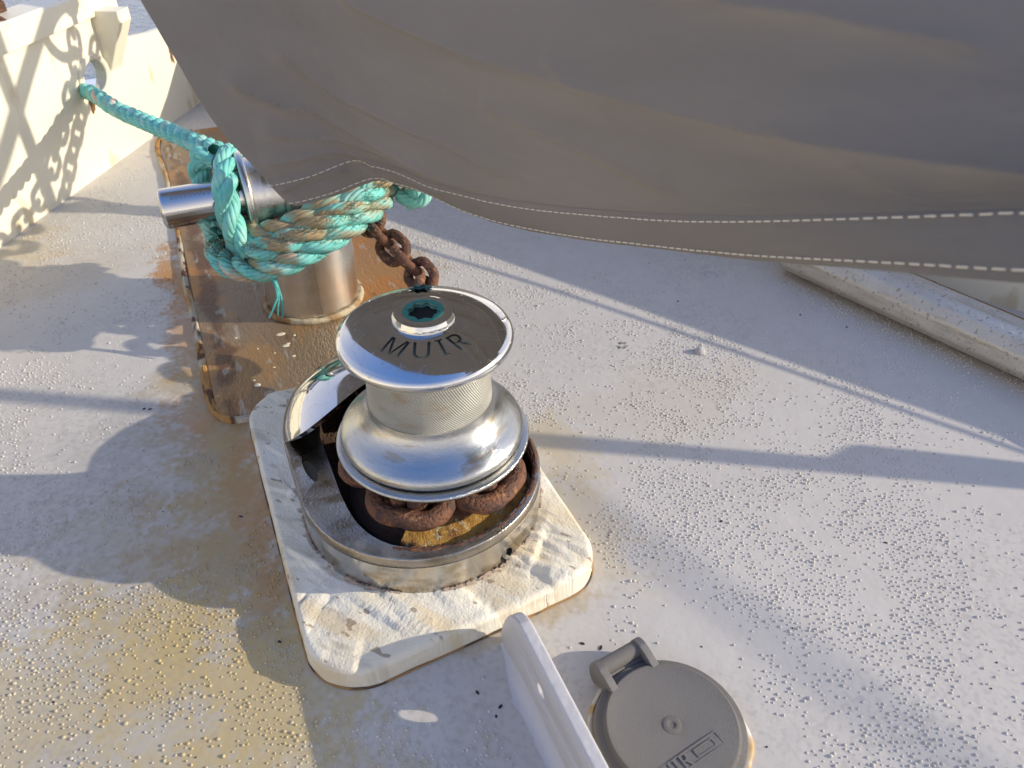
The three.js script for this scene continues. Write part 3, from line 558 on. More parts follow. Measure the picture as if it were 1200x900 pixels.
  const crust = sweep(curvePts(cr, 300), (i, a) => 0.0030 * Math.min(1, i / 30, (300 - i) / 40 + 0.05) * (0.5 + 1.0 * fbm(i * 0.12, a, 3)), 8, 10);
  part('rust_crust', crust, M.rust, ring);
  // chain hood: half dome behind, cut obliquely towards the drum
  const hood = (off) => grid(72, 30, (u, v) => {
    const a = Math.PI * (1.0 + u), q = v * Math.PI / 2, rho = (RW - off) * Math.pow(Math.max(0, Math.cos(q)), 0.9), y = RING_H - 0.0008 + (0.0375 - off) * Math.pow(Math.sin(q), 0.95);
    const k = 1 - smooth(0, 0.6, Math.abs(Math.sin(a)));
    return V(RX + Math.cos(a) * rho, y, -0.072 + Math.sin(a) * rho + k * (0.021 * Math.sin(2 * q) - 0.012 * Math.sin(q) ** 4));
  });
  const ho = hood(0), hi = hood(0.0042);
  // rim joining the outer and inner shell
  const rim = grid(1, 60, (u, v) => { const side = v < 0.5 ? 0 : 1, vv = v < 0.5 ? v * 2 : 2 - v * 2; const g = u < 0.5 ? ho : hi, j = Math.round(vv * 30), i = side ? 72 : 0, p = g.attributes.position, n = j * 73 + i; return V(p.getX(n), p.getY(n), p.getZ(n)); });
  const hd = part('chain_hood', ho, M.chrome, t);
  part('hood_lining', hi, M.darkRust, hd); part('hood_rim', rim, M.chrome, hd);
  // chain wheel below the drum
  const gy = part('chain_wheel', lathe([[0, 0.026], [0.062, 0.026], [0.0675, 0.029], [0.069, 0.033], [0.0685, 0.0365], [0.063, 0.0395], [0.045, 0.046], [0.032, 0.060], [0.036, 0.074], [0.060, 0.084], [0, 0.0845]], 96), M.darkRust, t);
  // flaking ochre corrosion scale on the front of the wheel
  const scale = grid(90, 14, (u, v) => { const a = 0.55 + u * 1.72, k = v, r = k < 0.35 ? 0.0720 + 0.0018 * fbm(a * 9, k * 6, 3) : mix(0.0720, 0.0500, (k - 0.35) / 0.65) + 0.0012 * fbm(a * 9, k * 5, 3), y = k < 0.35 ? mix(0.0290, 0.0430, k / 0.35) : mix(0.0430, 0.0470, (k - 0.35) / 0.65) + 0.0016 * fbm(a * 12, k * 6 + 4, 3); return V(Math.cos(a) * r, y, Math.sin(a) * r); });
  const suv = scale.attributes.uv; for (let i = 0; i < suv.count; i++) suv.setXY(i, suv.getX(i) * 2.2, suv.getY(i) * 0.5);
  part('ochre_scale', scale, M.ochre, gy);
  for (let i = 0; i < 5; i++) { const a = i / 5 * 6.2832 + 0.62 + 6.2832 / 10; part('pocket_rib', new THREE.BoxGeometry(0.010, 0.020, 0.008).translate(0.046, 0.062, 0).rotateY(-a), M.darkRust, gy); }
  // lower washer and flared drum
  part('lower_washer', lathe([[0.03, 0.0850], [0.0695, 0.0850], [0.0713, 0.0862], [0.0716, 0.0878], [0.0706, 0.0893], [0.066, 0.0902], [0.03, 0.0902]], 128), M.satin, t);
  const drum = part('drum', smoothLathe([[0.056, 0.0908], [0.0645, 0.0912], [0.0670, 0.0935], [0.0672, 0.0968], [0.0655, 0.0998], [0.0610, 0.1035], [0.0550, 0.1080], [0.0500, 0.1130], [0.0466, 0.1185], [0.0452, 0.1240]], 128, 70), M.satin, t);
  part('knurled_band', lathe([[0.0452, 0.1238], [0.0447, 0.1245], [0.0440, 0.135], [0.0438, 0.150], [0.0440, 0.1697]], 160), M.knurl, drum);
  // domed cap with the maker's name cut into it
  const capPts = []; const prof = new THREE.SplineCurve([[0.0590, 0.1715], [0.0602, 0.1733], [0.0602, 0.1757], [0.0592, 0.1778], [0.0575, 0.1794], [0.0545, 0.1812], [0.0450, 0.1846], [0.0320, 0.1872], [0.0180, 0.1888], [0.0060, 0.1894]].map((q) => new THREE.Vector2(...q))).getPoints(46);
  capPts.push(new THREE.Vector2(0, 0.1695), new THREE.Vector2(0.044, 0.1695), new THREE.Vector2(0.0575, 0.1706), ...prof, new THREE.Vector2(0, 0.1895));
  const capY = (r) => { for (let i = 1; i < prof.length; i++) if (prof[i].x <= r && prof[i - 1].x >= r && prof[i].y > 0.175) return mix(prof[i - 1].y, prof[i].y, (prof[i - 1].x - r) / (prof[i - 1].x - prof[i].x + 1e-9)); return 0.1894; };
  const capGeo = mergeVertices(new THREE.LatheGeometry(capPts, 144), 1e-6);
  // letters run along an arc on the side that faces aft and to port (towards the camera)
  const face = 1.5708 + 0.41, cutters = [], inlays = [], toCam = 0.41;
  const word = 'MUIR', adv = [-0.57, -0.05, 0.33, 0.69], rl = 0.0345, size = 0.0150;
  word.split('').forEach((ch, i) => {
    const shp = font.generateShapes(ch, size), b = new THREE.ShapeGeometry(shp); b.computeBoundingBox(); const bb = b.boundingBox, ox = (bb.min.x + bb.max.x) / 2, oy = (bb.min.y + bb.max.y) / 2;
    const place = (g) => { g.translate(-ox, -oy, 0).rotateX(-Math.PI / 2); const a = adv[i]; g.translate(0, 0, rl).rotateY(a).rotateY(-toCam + 0.10); return g; };
    cutters.push(place(new THREE.ExtrudeGeometry(shp, { depth: 0.02, bevelEnabled: false, curveSegments: 5 })).translate(0, capY(rl) - 0.0019, 0));
    inlays.push(place(new THREE.ExtrudeGeometry(shp, { depth: 0.0006, bevelEnabled: false, curveSegments: 5 })).translate(0, capY(rl) - 0.0023, 0));
  });
  const star8 = (ro, ri) => { const s = new THREE.Shape(); for (let i = 0; i < 16; i++) { const a = i / 16 * 6.28319 + 0.2, r = i % 2 ? ri : ro; i ? s.lineTo(Math.cos(a) * r, Math.sin(a) * r) : s.moveTo(Math.cos(a) * r, Math.sin(a) * r); } s.closePath(); return s; };
  const s2x = 0.0115, s2z = -0.0425, s2y = capY(Math.hypot(s2x, s2z));
  cutters.push(new THREE.ExtrudeGeometry(star8(0.0092, 0.0066), { depth: 0.03, bevelEnabled: false }).rotateX(-Math.PI / 2).translate(s2x, s2y - 0.009, s2z));
  cutters.push(new THREE.CylinderGeometry(0.0125, 0.0125, 0.03, 40).translate(0, 0.186 + 0.015 - 0.008, 0));
  const cap = part('drum_cap', boxUV(cut(capGeo, cutters), 5), M.chrome, t);
  inlays.forEach((g) => part('letter', g, M.groove, cap));
  const lining = (x, y, z, ro, ri, d) => {
    const s = star8(ro - 0.0001, ri - 0.0001).getPoints(), w = grid(16, 1, (u, v) => { const q = s[Math.round(u * 16) % 16]; return V(x + q.x, y - v * d, z - q.y); });
    return toCreasedNormals(w, 0.3);
  };
  part('socket_lining', lining(s2x, s2y - 0.0004, s2z, 0.0092, 0.0066, 0.004), M.verdigris, cap);
  part('socket_floor', new THREE.CircleGeometry(0.0095, 20).rotateX(-Math.PI / 2).translate(s2x, s2y - 0.0085, s2z), M.black, cap);
  // raised centre nut
  const nut = part('centre_nut', toCreasedNormals(lathe([[0.0122, 0.179], [0.0212, 0.1872], [0.0211, 0.1912], [0.0198, 0.1938], [0.0174, 0.1949], [0.0150, 0.1950], [0.0137, 0.1944]], 80), 0.5), M.chrome, t);
  part('nut_face', toCreasedNormals(new THREE.ExtrudeGeometry((() => { const s = new THREE.Shape(Array.from({ length: 48 }, (_, i) => new THREE.Vector2(Math.cos(i / 48 * 6.28319) * 0.0138, Math.sin(i / 48 * 6.28319) * 0.0138))), h = star8(0.0118, 0.0092).getPoints(); h.pop(); s.holes.push(new THREE.Path(h.reverse())); return s; })(), { depth: 0.004, bevelEnabled: false, curveSegments: 40 }).rotateX(-Math.PI / 2).translate(0, 0.1907, 0), 0.4), M.verdigris, nut);
  part('socket_lining', lining(0, 0.1946, 0, 0.0118, 0.0092, 0.0036), M.verdigris, nut);
  part('socket_floor', new THREE.CircleGeometry(0.0122, 24).rotateX(-Math.PI / 2).translate(0, 0.1905, 0), M.black, nut);
  // sealant squeezed out under the base ring
  const R = rng(77), sl = [];
  for (let i = 0; i < 240; i++) {
    const a = -0.25 + R() * 3.7, r = RW + 0.0006 + 0.0014 * R(); if (fbm(a * 5, 3, 2) < 0.47) continue;
    const x = RX + Math.cos(a) * r, z = a > Math.PI ? -0.004 - (a - Math.PI) * 0.09 : -0.004 + Math.sin(a) * r;
    sl.push(new THREE.IcosahedronGeometry(1, 2).scale(0.0007 + 0.0010 * R(), 0.0007 + 0.0012 * R(), 0.001 + 0.0036 * R() * R()).rotateY(-a).translate(a > Math.PI ? RX - RW - 0.001 : x, PADY + 0.001, z));
  }
  part('sealant', merge(sl), mat({ color: C(0.60, 0.47, 0.36), roughness: 0.6, bumpMap: rep(pitted, 2), bumpScale: 0.0006 }), t);
}

// ---------------------------------------------------------------- upright bracket
{
  const t = thing('bracket', 'grey painted upright steel bracket with a hole, standing in front of the pad', 'bracket', [0, 0, 0.13]);
  const s = new THREE.Shape(), L = 0.42, H = 0.058;
  s.moveTo(0, -0.002); s.lineTo(L, -0.002); s.lineTo(L, H); s.lineTo(0.034, H); s.bezierCurveTo(0.016, H, 0.006, H * 0.62, 0, 0.012); s.closePath();
  const hole = new THREE.Path(); hole.absarc(0.062, 0.031, 0.0058, 0, 6.28319, true); s.holes.push(hole);
  const g = new THREE.ExtrudeGeometry(s, { depth: 0.0050, bevelEnabled: true, bevelSize: 0.0018, bevelThickness: 0.0018, bevelSegments: 4, bevelOffset: -0.0018, curveSegments: 32 }).rotateY(-Math.PI / 2).translate(0.0060, 0, 0);
  part('upright', boxUV(toCreasedNormals(g, 0.6)), M.paint, t);
  for (const sd of [-1, 1]) {   // concave weld fillet on each side
    const x0 = sd < 0 ? -0.0006 : 0.0076;
    part('weld_fillet', boxUV(grid(10, 160, (u, v) => { const q = u * Math.PI / 2, w = 0.011 * (0.25 + 0.75 * smooth(0, 0.09, v)) * (0.85 + 0.3 * fbm(v * 14 + sd, 2, 3)), z = 0.002 + v * 0.418; return V(x0 + sd * w * (1 - Math.sin(q)), -0.0002 + w * 0.95 * (1 - Math.cos(q)) + 0.0004 * (noise(v * 120, u * 3) - 0.5), z); }).toNonIndexed()), M.paint, t);
  }
}

// ---------------------------------------------------------------- foot switch with hinged cover
{
  const t = thing('foot_switch', 'round grey plastic foot switch with hinged lid on a sealant bed', 'foot switch', [0.0685, 0, 0.2355]);
  part('base', lathe([[0, 0], [0.0475, 0], [0.0480, 0.002], [0.0472, 0.008], [0.0462, 0.0115], [0.0445, 0.0125], [0.038, 0.0125]], 96), M.plasticRim, t);
  const lid = part('lid', smoothLathe([[0.0, 0.0150], [0.008, 0.01505], [0.020, 0.0154], [0.032, 0.0160], [0.0385, 0.0166], [0.0400, 0.0167], [0.0412, 0.0158], [0.0418, 0.0138], [0.0440, 0.0132], [0.0458, 0.0126], [0.0462, 0.0105]], 96, 70), M.plastic, t);
  part('centre_dimple', lathe([[0.0010, 0.0146], [0.0022, 0.0154], [0.0034, 0.0159], [0.0052, 0.0155], [0.0062, 0.0150]], 40), M.plastic, lid);
  // moulded bar with the maker's name
  const bar = new THREE.Shape([[-0.034, -0.0048], [0.0225, -0.0048], [0.0225, 0.0048], [-0.034, 0.0048]].map((q) => new THREE.Vector2(...q)));
  bar.holes.push(new THREE.Path([[-0.0332, -0.0040], [-0.0332, 0.0040], [0.0217, 0.0040], [0.0217, -0.0040]].map((q) => new THREE.Vector2(...q))));
  const setBar = (g) => g.rotateX(-Math.PI / 2).rotateY(0.14).translate(0.0, 0.0154, 0.0215);
  part('bar_outline', setBar(new THREE.ExtrudeGeometry(bar, { depth: 0.0007, bevelEnabled: false })), M.plastic, lid);
  const inner = new THREE.Shape([[0.003, -0.0026], [0.0175, -0.0026], [0.0175, 0.0026], [0.003, 0.0026]].map((q) => new THREE.Vector2(...q)));
  inner.holes.push(new THREE.Path([[0.0036, -0.0020], [0.0036, 0.0020], [0.0169, 0.0020], [0.0169, -0.0020]].map((q) => new THREE.Vector2(...q))));
  part('bar_outline', setBar(new THREE.ExtrudeGeometry(inner, { depth: 0.0006, bevelEnabled: false })), M.plastic, lid);
  'MUIR'.split('').forEach((ch, i) => {
    const shp = font.generateShapes(ch, 0.0085), g = new THREE.ExtrudeGeometry(shp, { depth: 0.0009, bevelEnabled: false, curveSegments: 4 }).translate([-0.0315, -0.0218, -0.0132, -0.0085][i], -0.0040, 0);
    part('letter', setBar(g), M.plastic, lid);
  });
  // hinge: two lugs, a barrel and a sloping tongue
  const hg = new THREE.Group(); hg.name = 'hinge'; t.add(hg); hg.rotation.y = 0.13;
  for (const sx of [-0.0165, 0.0165]) {
    const s = new THREE.Shape(); s.moveTo(-0.036, 0.013); s.lineTo(-0.0535, 0.002); s.quadraticCurveTo(-0.060, 0.004, -0.059, 0.014); s.quadraticCurveTo(-0.058, 0.0205, -0.052, 0.0215); s.quadraticCurveTo(-0.047, 0.0215, -0.036, 0.0165); s.closePath();
    part('hinge_lug', boxUV(toCreasedNormals(new THREE.ExtrudeGeometry(s, { depth: 0.0042, bevelEnabled: true, bevelSize: 0.0006, bevelThickness: 0.0006, bevelSegments: 2 }).translate(0, 0, -0.0021).rotateY(-Math.PI / 2).translate(sx, 0, 0), 0.6), 4), M.plastic, hg);
  }
  part('hinge_barrel', cyl(V(-0.0145, 0.0150, -0.0530), V(0.0145, 0.0150, -0.0530), 0.0056, 0.0056, 28), M.plastic, hg);
  const tg = new THREE.Shape([[-0.0475, 0.0125], [-0.040, 0.006], [-0.040, 0.003], [-0.056, 0.003], [-0.056, 0.0125]].map((q) => new THREE.Vector2(...q)));
  part('hinge_block', boxUV(new THREE.ExtrudeGeometry(tg, { depth: 0.028, bevelEnabled: false }).translate(0, 0, -0.014).rotateY(-Math.PI / 2), 4), M.plastic, hg);
  const pts = curvePts(Array.from({ length: 40 }, (_, i) => { const a = i / 40 * 6.2832; return [Math.cos(a) * 0.0487, 0.0006, Math.sin(a) * 0.0487]; }), 300, true);
  const seal = sweep(pts, (i, a) => 0.0022 * (0.5 + 1.1 * fbm(i * 0.08, a * 0.6, 3)), 10, 10);
  colorize(seal, (x, y, z) => mix3([0.56, 0.52, 0.45], [0.46, 0.30, 0.12], smooth(0.42, 0.62, fbm(x * 70 + 3, z * 70, 3))));
  part('sealant_bed', seal, mat({ vertexColors: true, color: C(1, 1, 1), roughness: 0.7 }), t);
  const R = rng(13), l = []; for (let i = 0; i < 26; i++) l.push(new THREE.IcosahedronGeometry(1, 1).scale(0.0008 + 0.002 * R(), 0.0006 + 0.001 * R(), 0.0008 + 0.002 * R()).translate(-0.046 - 0.008 * R(), 0.0006, -0.034 + 0.04 * R()));
  part('flaking_sealant', merge(l), mat({ color: C(0.40, 0.25, 0.09), roughness: 0.9 }), t);
  const l2 = []; for (let i = 0; i < 12; i++) l2.push(new THREE.IcosahedronGeometry(1, 1).scale(0.001 + 0.0016 * R(), 0.0008, 0.001 + 0.0018 * R()).translate(-0.0475 - 0.004 * R(), 0.0012, -0.026 + 0.007 * R()));
  part('rust_spot', merge(l2), mat({ color: C(0.05, 0.022, 0.012), roughness: 0.95 }), t);
}

// ---------------------------------------------------------------- canvas cover
const COVER = [[[13,217,-279],[-6,186,-261],[-40,168,-258],[-8,178,-239],[29,193,-222],[45,196,-197],[58,199,-166],[81,199,-108],[108,211,-38],[127,246,66],[127,277,143],[117,315,224],[112,346,292],[114,365,332]],
[[-5,235,-297],[-24,204,-279],[-57,186,-277],[-24,196,-255],[13,212,-236],[30,216,-210],[44,218,-179],[69,219,-119],[97,231,-49],[120,264,54],[124,294,129],[123,329,207],[131,357,272],[142,374,313]],
[[-36,281,-338],[-54,249,-320],[-88,231,-317],[-52,241,-289],[-13,256,-264],[6,258,-235],[22,260,-202],[51,260,-141],[84,269,-67],[114,293,38],[124,315,114],[129,340,195],[139,361,264],[147,376,310]],
[[-56,333,-378],[-75,302,-360],[-109,284,-358],[-71,293,-323],[-30,306,-291],[-10,308,-261],[8,309,-227],[40,308,-164],[76,314,-89],[112,331,15],[129,346,90],[143,363,169],[165,377,239],[177,389,289]],
[[-78,393,-422],[-96,361,-405],[-130,344,-402],[-90,351,-361],[-47,360,-324],[-25,362,-292],[-6,362,-258],[30,360,-195],[70,363,-120],[115,372,-17],[138,381,56],[162,391,135],[196,399,207],[213,407,262]],
[[-113,495,-496],[-132,463,-478],[-166,445,-476],[-121,448,-430],[-75,452,-388],[-49,452,-358],[-26,450,-326],[17,446,-268],[69,444,-197],[130,444,-98],[168,445,-25],[210,446,57],[258,447,142],[283,449,209]],
[[-155,627,-588],[-174,596,-570],[-207,578,-567],[-158,574,-512],[-107,571,-462],[-78,569,-434],[-51,567,-407],[2,564,-357],[66,560,-294],[150,554,-209],[210,550,-145],[280,544,-63],[352,536,38],[391,528,121]],
[[-105,1107,-248],[-124,1076,-230],[-157,1058,-227],[-108,1054,-172],[-57,1051,-122],[-28,1049,-94],[-1,1047,-67],[52,1044,-17],[116,1040,46],[200,1034,131],[260,1030,195],[330,1024,277],[402,1016,378],[441,1008,461]]]; // rows from the hem upwards, millimetres
const cr4 = (a, b, c, d, f) => 0.5 * (2 * b + (c - a) * f + (2 * a - 5 * b + 4 * c - d) * f * f + (3 * b - a - 3 * c + d) * f * f * f);
function crLine(P, t) {
  const n = P.length - 1, i = Math.min(Math.floor(t), n - 1), f = t - i, b = P[i], c = P[i + 1], a = i > 0 ? P[i - 1] : b.map((q, k) => 2 * q - c[k]), d = i + 2 <= n ? P[i + 2] : c.map((q, k) => 2 * q - b[k]);
  return [0, 1, 2].map((k) => cr4(a[k], b[k], c[k], d[k], f));
}
function coverPoint(c, r) { const p = crLine(COVER.map((row) => crLine(row, c)), r); return V(p[0] / 1000, p[1] / 1000, p[2] / 1000); }
{
  const t = thing('canvas_cover', 'large grey canvas cover with double stitched hem hanging over the bollard', 'cover');
  const FOLDS = [ // column, row along each fold; height of the ridge; width
    [[[6.43, 3.91], [6.72, 3.71], [7.76, 3.37], [8.79, 2.97], [10.05, 2.63], [11.08, 2.29], [11.97, 1.96], [12.9, 1.7]], 0.0050, 0.011],
    [[[9.0, 4.35], [9.38, 4.18], [10.12, 3.98], [10.93, 3.84], [11.52, 3.64], [11.97, 3.5]], 0.0042, 0.010],
    [[[7.91, 2.63], [8.2, 2.49], [8.79, 2.09], [9.31, 1.69], [9.68, 1.42]], 0.0028, 0.007],
    [[[2.22, 1.35], [3.55, 1.21], [5.69, 0.74], [7.24, 0.81]], 0.0030, 0.006], [[[2.66, 1.82], [3.77, 1.42], [6.36, 1.28], [7.83, 1.15]], 0.0030, 0.007],
    [[[2.66, 2.63], [3.55, 1.96], [5.99, 1.48], [7.46, 1.28]], 0.0036, 0.008], [[[3.62, 2.83], [5.54, 2.22], [7.32, 1.96], [8.28, 1.35]], 0.0036, 0.009],
    [[[2.15, 0.67], [3.11, 0.94], [3.85, 0.61]], 0.0022, 0.005], [[[8.64, 3.37], [8.87, 2.9], [9.09, 2.49]], 0.0018, 0.008], [[[10.49, 2.63], [11.08, 2.16], [11.52, 1.35]], 0.0014, 0.007],
  ].map(([pts, h, w]) => { const l = [], rows = []; for (let i = 0; i < pts.length - 1; i++) for (let k = 0; k < 8; k++) { const q = mix(pts[i][1], pts[i + 1][1], k / 8); rows.push(q); l.push(coverPoint(mix(pts[i][0], pts[i + 1][0], k / 8), q)); } return [l, h, w, new THREE.Box3().setFromPoints(l).expandByScalar(w * 7), rows]; });
  const dist = (p, l) => { let m = 1e9, s = 0; const ab = V(), ap = V(); for (let i = 0; i < l.length - 1; i++) { ab.subVectors(l[i + 1], l[i]); ap.subVectors(p, l[i]); const f = clamp(ap.dot(ab) / ab.lengthSq()); ap.addScaledVector(ab, -f); const d = ap.length(); if (d < m) { m = d; s = (i + f) / (l.length - 1); } } return [m, s]; };
  const NC = 12.999, NR = 6.999;
  const surf = (c, r) => {
    const p = coverPoint(c, r), e = 0.02, n = coverPoint(Math.min(NC, c + e), r).sub(coverPoint(Math.max(0, c - e), r)).cross(coverPoint(c, Math.min(NR, r + e)).sub(coverPoint(c, Math.max(0, r - e)))).normalize();
    return { p: p.clone().addScaledVector(n, rise(p, c, r)), n };
  };
  const rise = (p, c, r) => {
    let h = 0;
    for (const [l, a, w, bb, rows] of FOLDS) { if (!bb.containsPoint(p)) continue;  const [d, s] = dist(p, l); if (d > w * 7) continue; const above = r > rows[Math.round(s * (rows.length - 1))]; h += a * smooth(0, 0.12, s) * smooth(1, 0.85, s) * Math.exp(-d / (w * (above ? 1.9 : 0.5))) * 1.7; }
    h += 0.002 * (fbm(c * 0.9 + r * 0.5, r * 1.3 - c * 0.25 + 8, 3) - 0.5) + 0.0005 * (fbm(c * 9, r * 9, 2) - 0.5);
    return h;
  };
  const NU = 420, NV = 260, rowOf = (v) => (v < 0.12 ? v / 0.12 * 1.0 : 1 + (v - 0.12) / 0.88 * 5.999);
  const base = grid(NU, NV, (u, v) => coverPoint(u * NC, rowOf(v))), bp = base.attributes.position, bn = base.attributes.normal;
  const at = (u, v) => { const k = Math.round(v * NV) * (NU + 1) + Math.round(u * NU), p = V(bp.getX(k), bp.getY(k), bp.getZ(k)), n = V(bn.getX(k), bn.getY(k), bn.getZ(k)); return p.addScaledVector(n, rise(p, u * NC, rowOf(v)) * flip); };
  const k0 = 40 * (NU + 1) + 200, flip = V(bn.getX(k0), bn.getY(k0), bn.getZ(k0)).dot(surf(200 / NU * NC, rowOf(40 / NV)).n) > 0 ? 1 : -1;
  const cloth = grid(NU, NV, at);
  const uv = cloth.attributes.uv; for (let i = 0; i < uv.count; i++) uv.setXY(i, uv.getX(i) * 4, uv.getY(i) * 3);
  part('cloth', cloth, M.cloth, t);
  const cam = -1;
  const band = grid(NU, 18, (u, v) => { const q = surf(u * NC, v * 1.06), k = 0.0011 * Math.sin(Math.min(1, v * 1.02) * Math.PI) ** 0.25; return q.p.clone().addScaledVector(q.n, k + 0.0003); });
  const buv = band.attributes.uv; for (let i = 0; i < buv.count; i++) buv.setXY(i, buv.getX(i) * 4, buv.getY(i) * 0.36);
  part('hem_band', band, M.cloth, t);
  // stitches, one mesh each
  const sg = new THREE.CapsuleGeometry(0.00045, 0.0040, 3, 7).rotateZ(Math.PI / 2);
  for (const row of [0.14, 0.93]) {
    let acc = 0, last = null, next = 0; const line = [];
    for (let i = 0; i <= 2600; i++) { const c = 2.02 + (12.6 - 2.02) * i / 2600, q = surf0(c, row); if (last) acc += q.distanceTo(last); last = q; line.push([acc, c]); }
    for (let s = 0.002; s < acc; s += 0.0066) {
      while (next < line.length - 2 && line[next + 1][0] < s) next++;
      const c = line[next][1], a = surf(c, row), b = surf(Math.min(NC, c + 0.02), row), d = b.p.clone().sub(a.p).normalize(), y = a.n.clone().negate(), z = d.clone().cross(y).normalize();
      const o = part('stitch', sg, M.thread, t); o.position.copy(a.p).addScaledVector(a.n, 0.00145); o.quaternion.setFromRotationMatrix(new THREE.Matrix4().makeBasis(d, z.clone().cross(d), z));
    }
  }
  function surf0(c, r) { return coverPoint(c, r); }
}

// ---------------------------------------------------------------- aluminium pole lying along the starboard side
{
  const a = V(0.530, 0.026, -0.210), b = V(0.700, 0.026, 0.43), d = b.clone().sub(a), L = d.length();
  const t = thing('deck_pole', 'weathered aluminium pole with rounded edge lying on deck under the cover hem', 'pole', a.toArray());
  t.quaternion.setFromRotationMatrix(new THREE.Matrix4().makeBasis(d.clone().normalize(), V(0, 1, 0), d.clone().normalize().cross(V(0, 1, 0))));
  // section: wide flat-oval extrusion with a lip line along the top
  const s = new THREE.Shape(), w = 0.050, r = 0.0215;
  for (let i = 0; i < 56; i++) { const q = i / 56 * 6.28319; i ? s.lineTo(Math.cos(q) * 0.030, Math.sin(q) * 0.0235) : s.moveTo(0.030, 0); } s.closePath();
  const g = new THREE.ExtrudeGeometry(s, { depth: L, bevelEnabled: true, bevelSize: 0.0012, bevelThickness: 0.0012, bevelSegments: 2, curveSegments: 32 });
  g.applyMatrix4(new THREE.Matrix4().makeBasis(V(0, 0, -1), V(0, 1, 0), V(1, 0, 0)));
  part('extrusion', boxUV(toCreasedNormals(g, 0.7), 5), M.alu, t);
  for (const z of [-0.012, -0.0165]) part('seam', boxUV(sweep(curvePts([[0.003, 0.0213, z], [L / 2, 0.0213, z], [L, 0.0213, z]], 200), (i, q) => 0.0007 * (0.6 + 0.9 * noise(i * 0.4, q)), 6), 6), M.rustPaint, t);
  part('end_hole', new THREE.TorusGeometry(0.0032, 0.0011, 10, 24).rotateX(1.0).translate(0.011, 0.014, -0.0245), M.darkRust, t);
}
// ---------------------------------------------------------------- small fittings on the port rail
{
  const t = thing('shackle_ring', 'small dark iron ring hanging at the top left rail', 'ring', [-0.2945, 0.232, -0.7875]);
  const g = new THREE.TorusGeometry(0.0105, 0.0026, 14, 40).rotateY(0.5).rotateX(-0.5); part('ring', g, M.rust, t);
  part('ring_eye', new THREE.TorusGeometry(0.0055, 0.0018, 10, 24).rotateY(1.6).translate(-0.010, 0.004, -0.004), M.rust, t);
  const k = thing('rusty_fairlead', 'brown rusted fitting on top of the port rail in the corner', 'fitting', [-0.315, 0.240, -0.835]);
  part('roller', lathe([[0, -0.03], [0.018, -0.03], [0.021, -0.026], [0.016, -0.01], [0.016, 0.01], [0.021, 0.026], [0.018, 0.03], [0, 0.03]], 40).rotateZ(1.5708).rotateY(0.9).translate(0, 0.028, 0), M.rust, k);
  part('foot', new THREE.BoxGeometry(0.05, 0.012, 0.03).rotateY(0.9).translate(0, 0.004, 0), M.rust, k);
}
// ---------------------------------------------------------------- pulpit, guard wire and stay to starboard: they throw the bar shadows
{
  const t = thing('pulpit_rail', 'stainless pulpit rail with stanchions along the starboard bulwark', 'rail');
  const tube = (name, pts, r) => part(name, boxUV(sweep(curvePts(pts, 80), r, 20)), M.rail, t);
  tube('top_rail', [[0.15, 0.52, -0.95], [0.349, 0.485, -0.625], [0.429, 0.470, -0.491], [0.51, 0.450, -0.354], [0.60, 0.44, -0.20]], 0.0125);
  tube('stanchion', [[0.464, 0.60, -0.432], [0.467, 0.516, -0.427], [0.469, 0.375, -0.424], [0.475, 0.17, -0.41]], 0.0125);
  tube('stanchion', [[0.82, 0.53, 0.172], [0.893, 0.328, 0.292], [0.912, 0.276, 0.323], [0.931, 0.226, 0.354], [0.955, 0.16, 0.393]], 0.0095);
  tube('stanchion', [[0.913, 0.235, 0.323], [0.930, 0.200, 0.352], [0.95, 0.16, 0.39]], 0.016);
  const w = thing('guard_wire', 'thin guard rope stretched just above the starboard bulwark', 'rope');
  part('wire', boxUV(sweep(curvePts([[0.30, 0.200, -0.71], [0.571, 0.187, -0.252], [0.655, 0.178, -0.11], [0.756, 0.173, 0.061], [0.853, 0.171, 0.225], [0.908, 0.170, 0.316], [1.2, 0.168, 0.80]], 160), 0.0022, 8)), M.rail, w);
  const y = thing('stay_rope', 'taut thin stay rope high above the starboard side', 'rope');
  part('stay', boxUV(sweep(curvePts([[2.407, 0.968, 0.994], [2.449, 0.968, 1.104], [2.534, 0.968, 1.328], [2.66, 0.968, 1.66]], 60), 0.0042, 10)), M.rail, y);
}
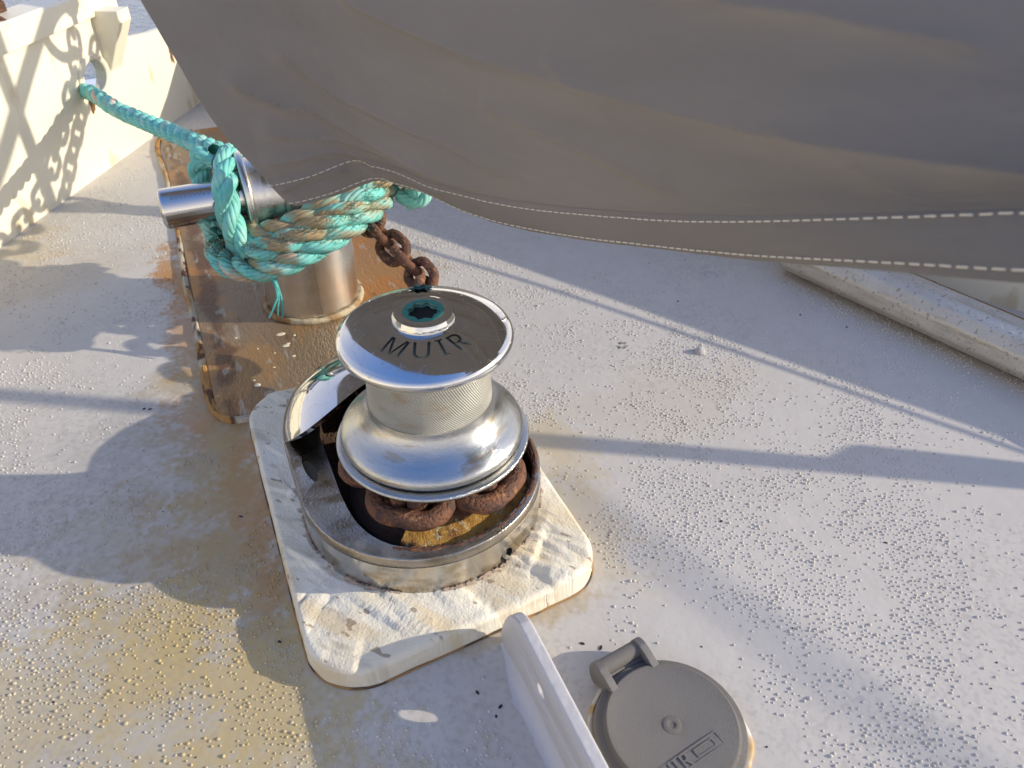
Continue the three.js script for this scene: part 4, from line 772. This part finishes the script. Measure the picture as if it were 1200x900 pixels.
// ---------------------------------------------------------------- chain and hook hanging behind the cover: their shadow falls on the port bulwark
{
  const t = thing('hanging_chain', 'chain with hook hanging behind the grey cover near the bow', 'chain');
  layChain(t, [[0.178, 0.52, -0.735], [0.175, 0.344, -0.723], [0.158, 0.300, -0.695], [0.131, 0.257, -0.649], [0.105, 0.215, -0.605], [0.082, 0.190, -0.567], [0.056, 0.175, -0.522], [0.02, 0.165, -0.46], [-0.01, 0.172, -0.40]], 0.35);
  layChain(t, [[0.200, 0.34, -0.765], [0.185, 0.30, -0.735], [0.160, 0.258, -0.690], [0.135, 0.215, -0.645], [0.118, 0.17, -0.60], [0.10, 0.10, -0.56], [0.09, 0.02, -0.53]], 0.9);
  const hk = sweep(curvePts([[0.19, 0.40, -0.745], [0.168, 0.395, -0.70], [0.150, 0.372, -0.675], [0.160, 0.342, -0.69], [0.185, 0.335, -0.73]], 60), (i) => 0.010 - 0.00006 * i, 12); part('hook', boxUV(hk, 8), M.rust, t);
}
// ---------------------------------------------------------------- loose specks of dirt
{
  const R = rng(99), l = [];
  const spots = [[0.205, 0.10], [0.31, 0.17], [0.135, 0.11], [-0.21, -0.235], [-0.215, -0.238], [-0.375, -0.36], [0.075, 0.17], [0.05, 0.155], [0.06, 0.163], [0.47, -0.12], [0.50, -0.08], [0.36, -0.20], [-0.15, -0.06], [-0.142, 0.07], [-0.03, 0.16], [-0.02, 0.175], [-0.025, 0.18], [0.02, 0.165]];
  for (const [x, z] of spots) l.push(new THREE.IcosahedronGeometry(1, 1).scale(0.0008 + 0.0014 * R(), 0.0005, 0.0006 + 0.0008 * R()).rotateY(R() * 3).translate(x, 0.0004, z));
  for (let i = 0; i < 120; i++) { const x = -0.35 + R() * 0.9, z = -0.5 + R() * 0.85; if (x > -0.17 && x < 0.11 && z < 0.14) continue; l.push(new THREE.IcosahedronGeometry(1, 0).scale(0.0004 + 0.0006 * R(), 0.0003, 0.0004 + 0.0005 * R()).translate(x, 0.0003, z)); }
  const o = part('dirt_specks', merge(l), mat({ color: C(0.03, 0.024, 0.02), roughness: 1 }), scene); o.userData = { label: 'dark specks of dirt scattered over the deck', category: 'dirt', kind: 'stuff' };
}
renderer.render(scene, camera);
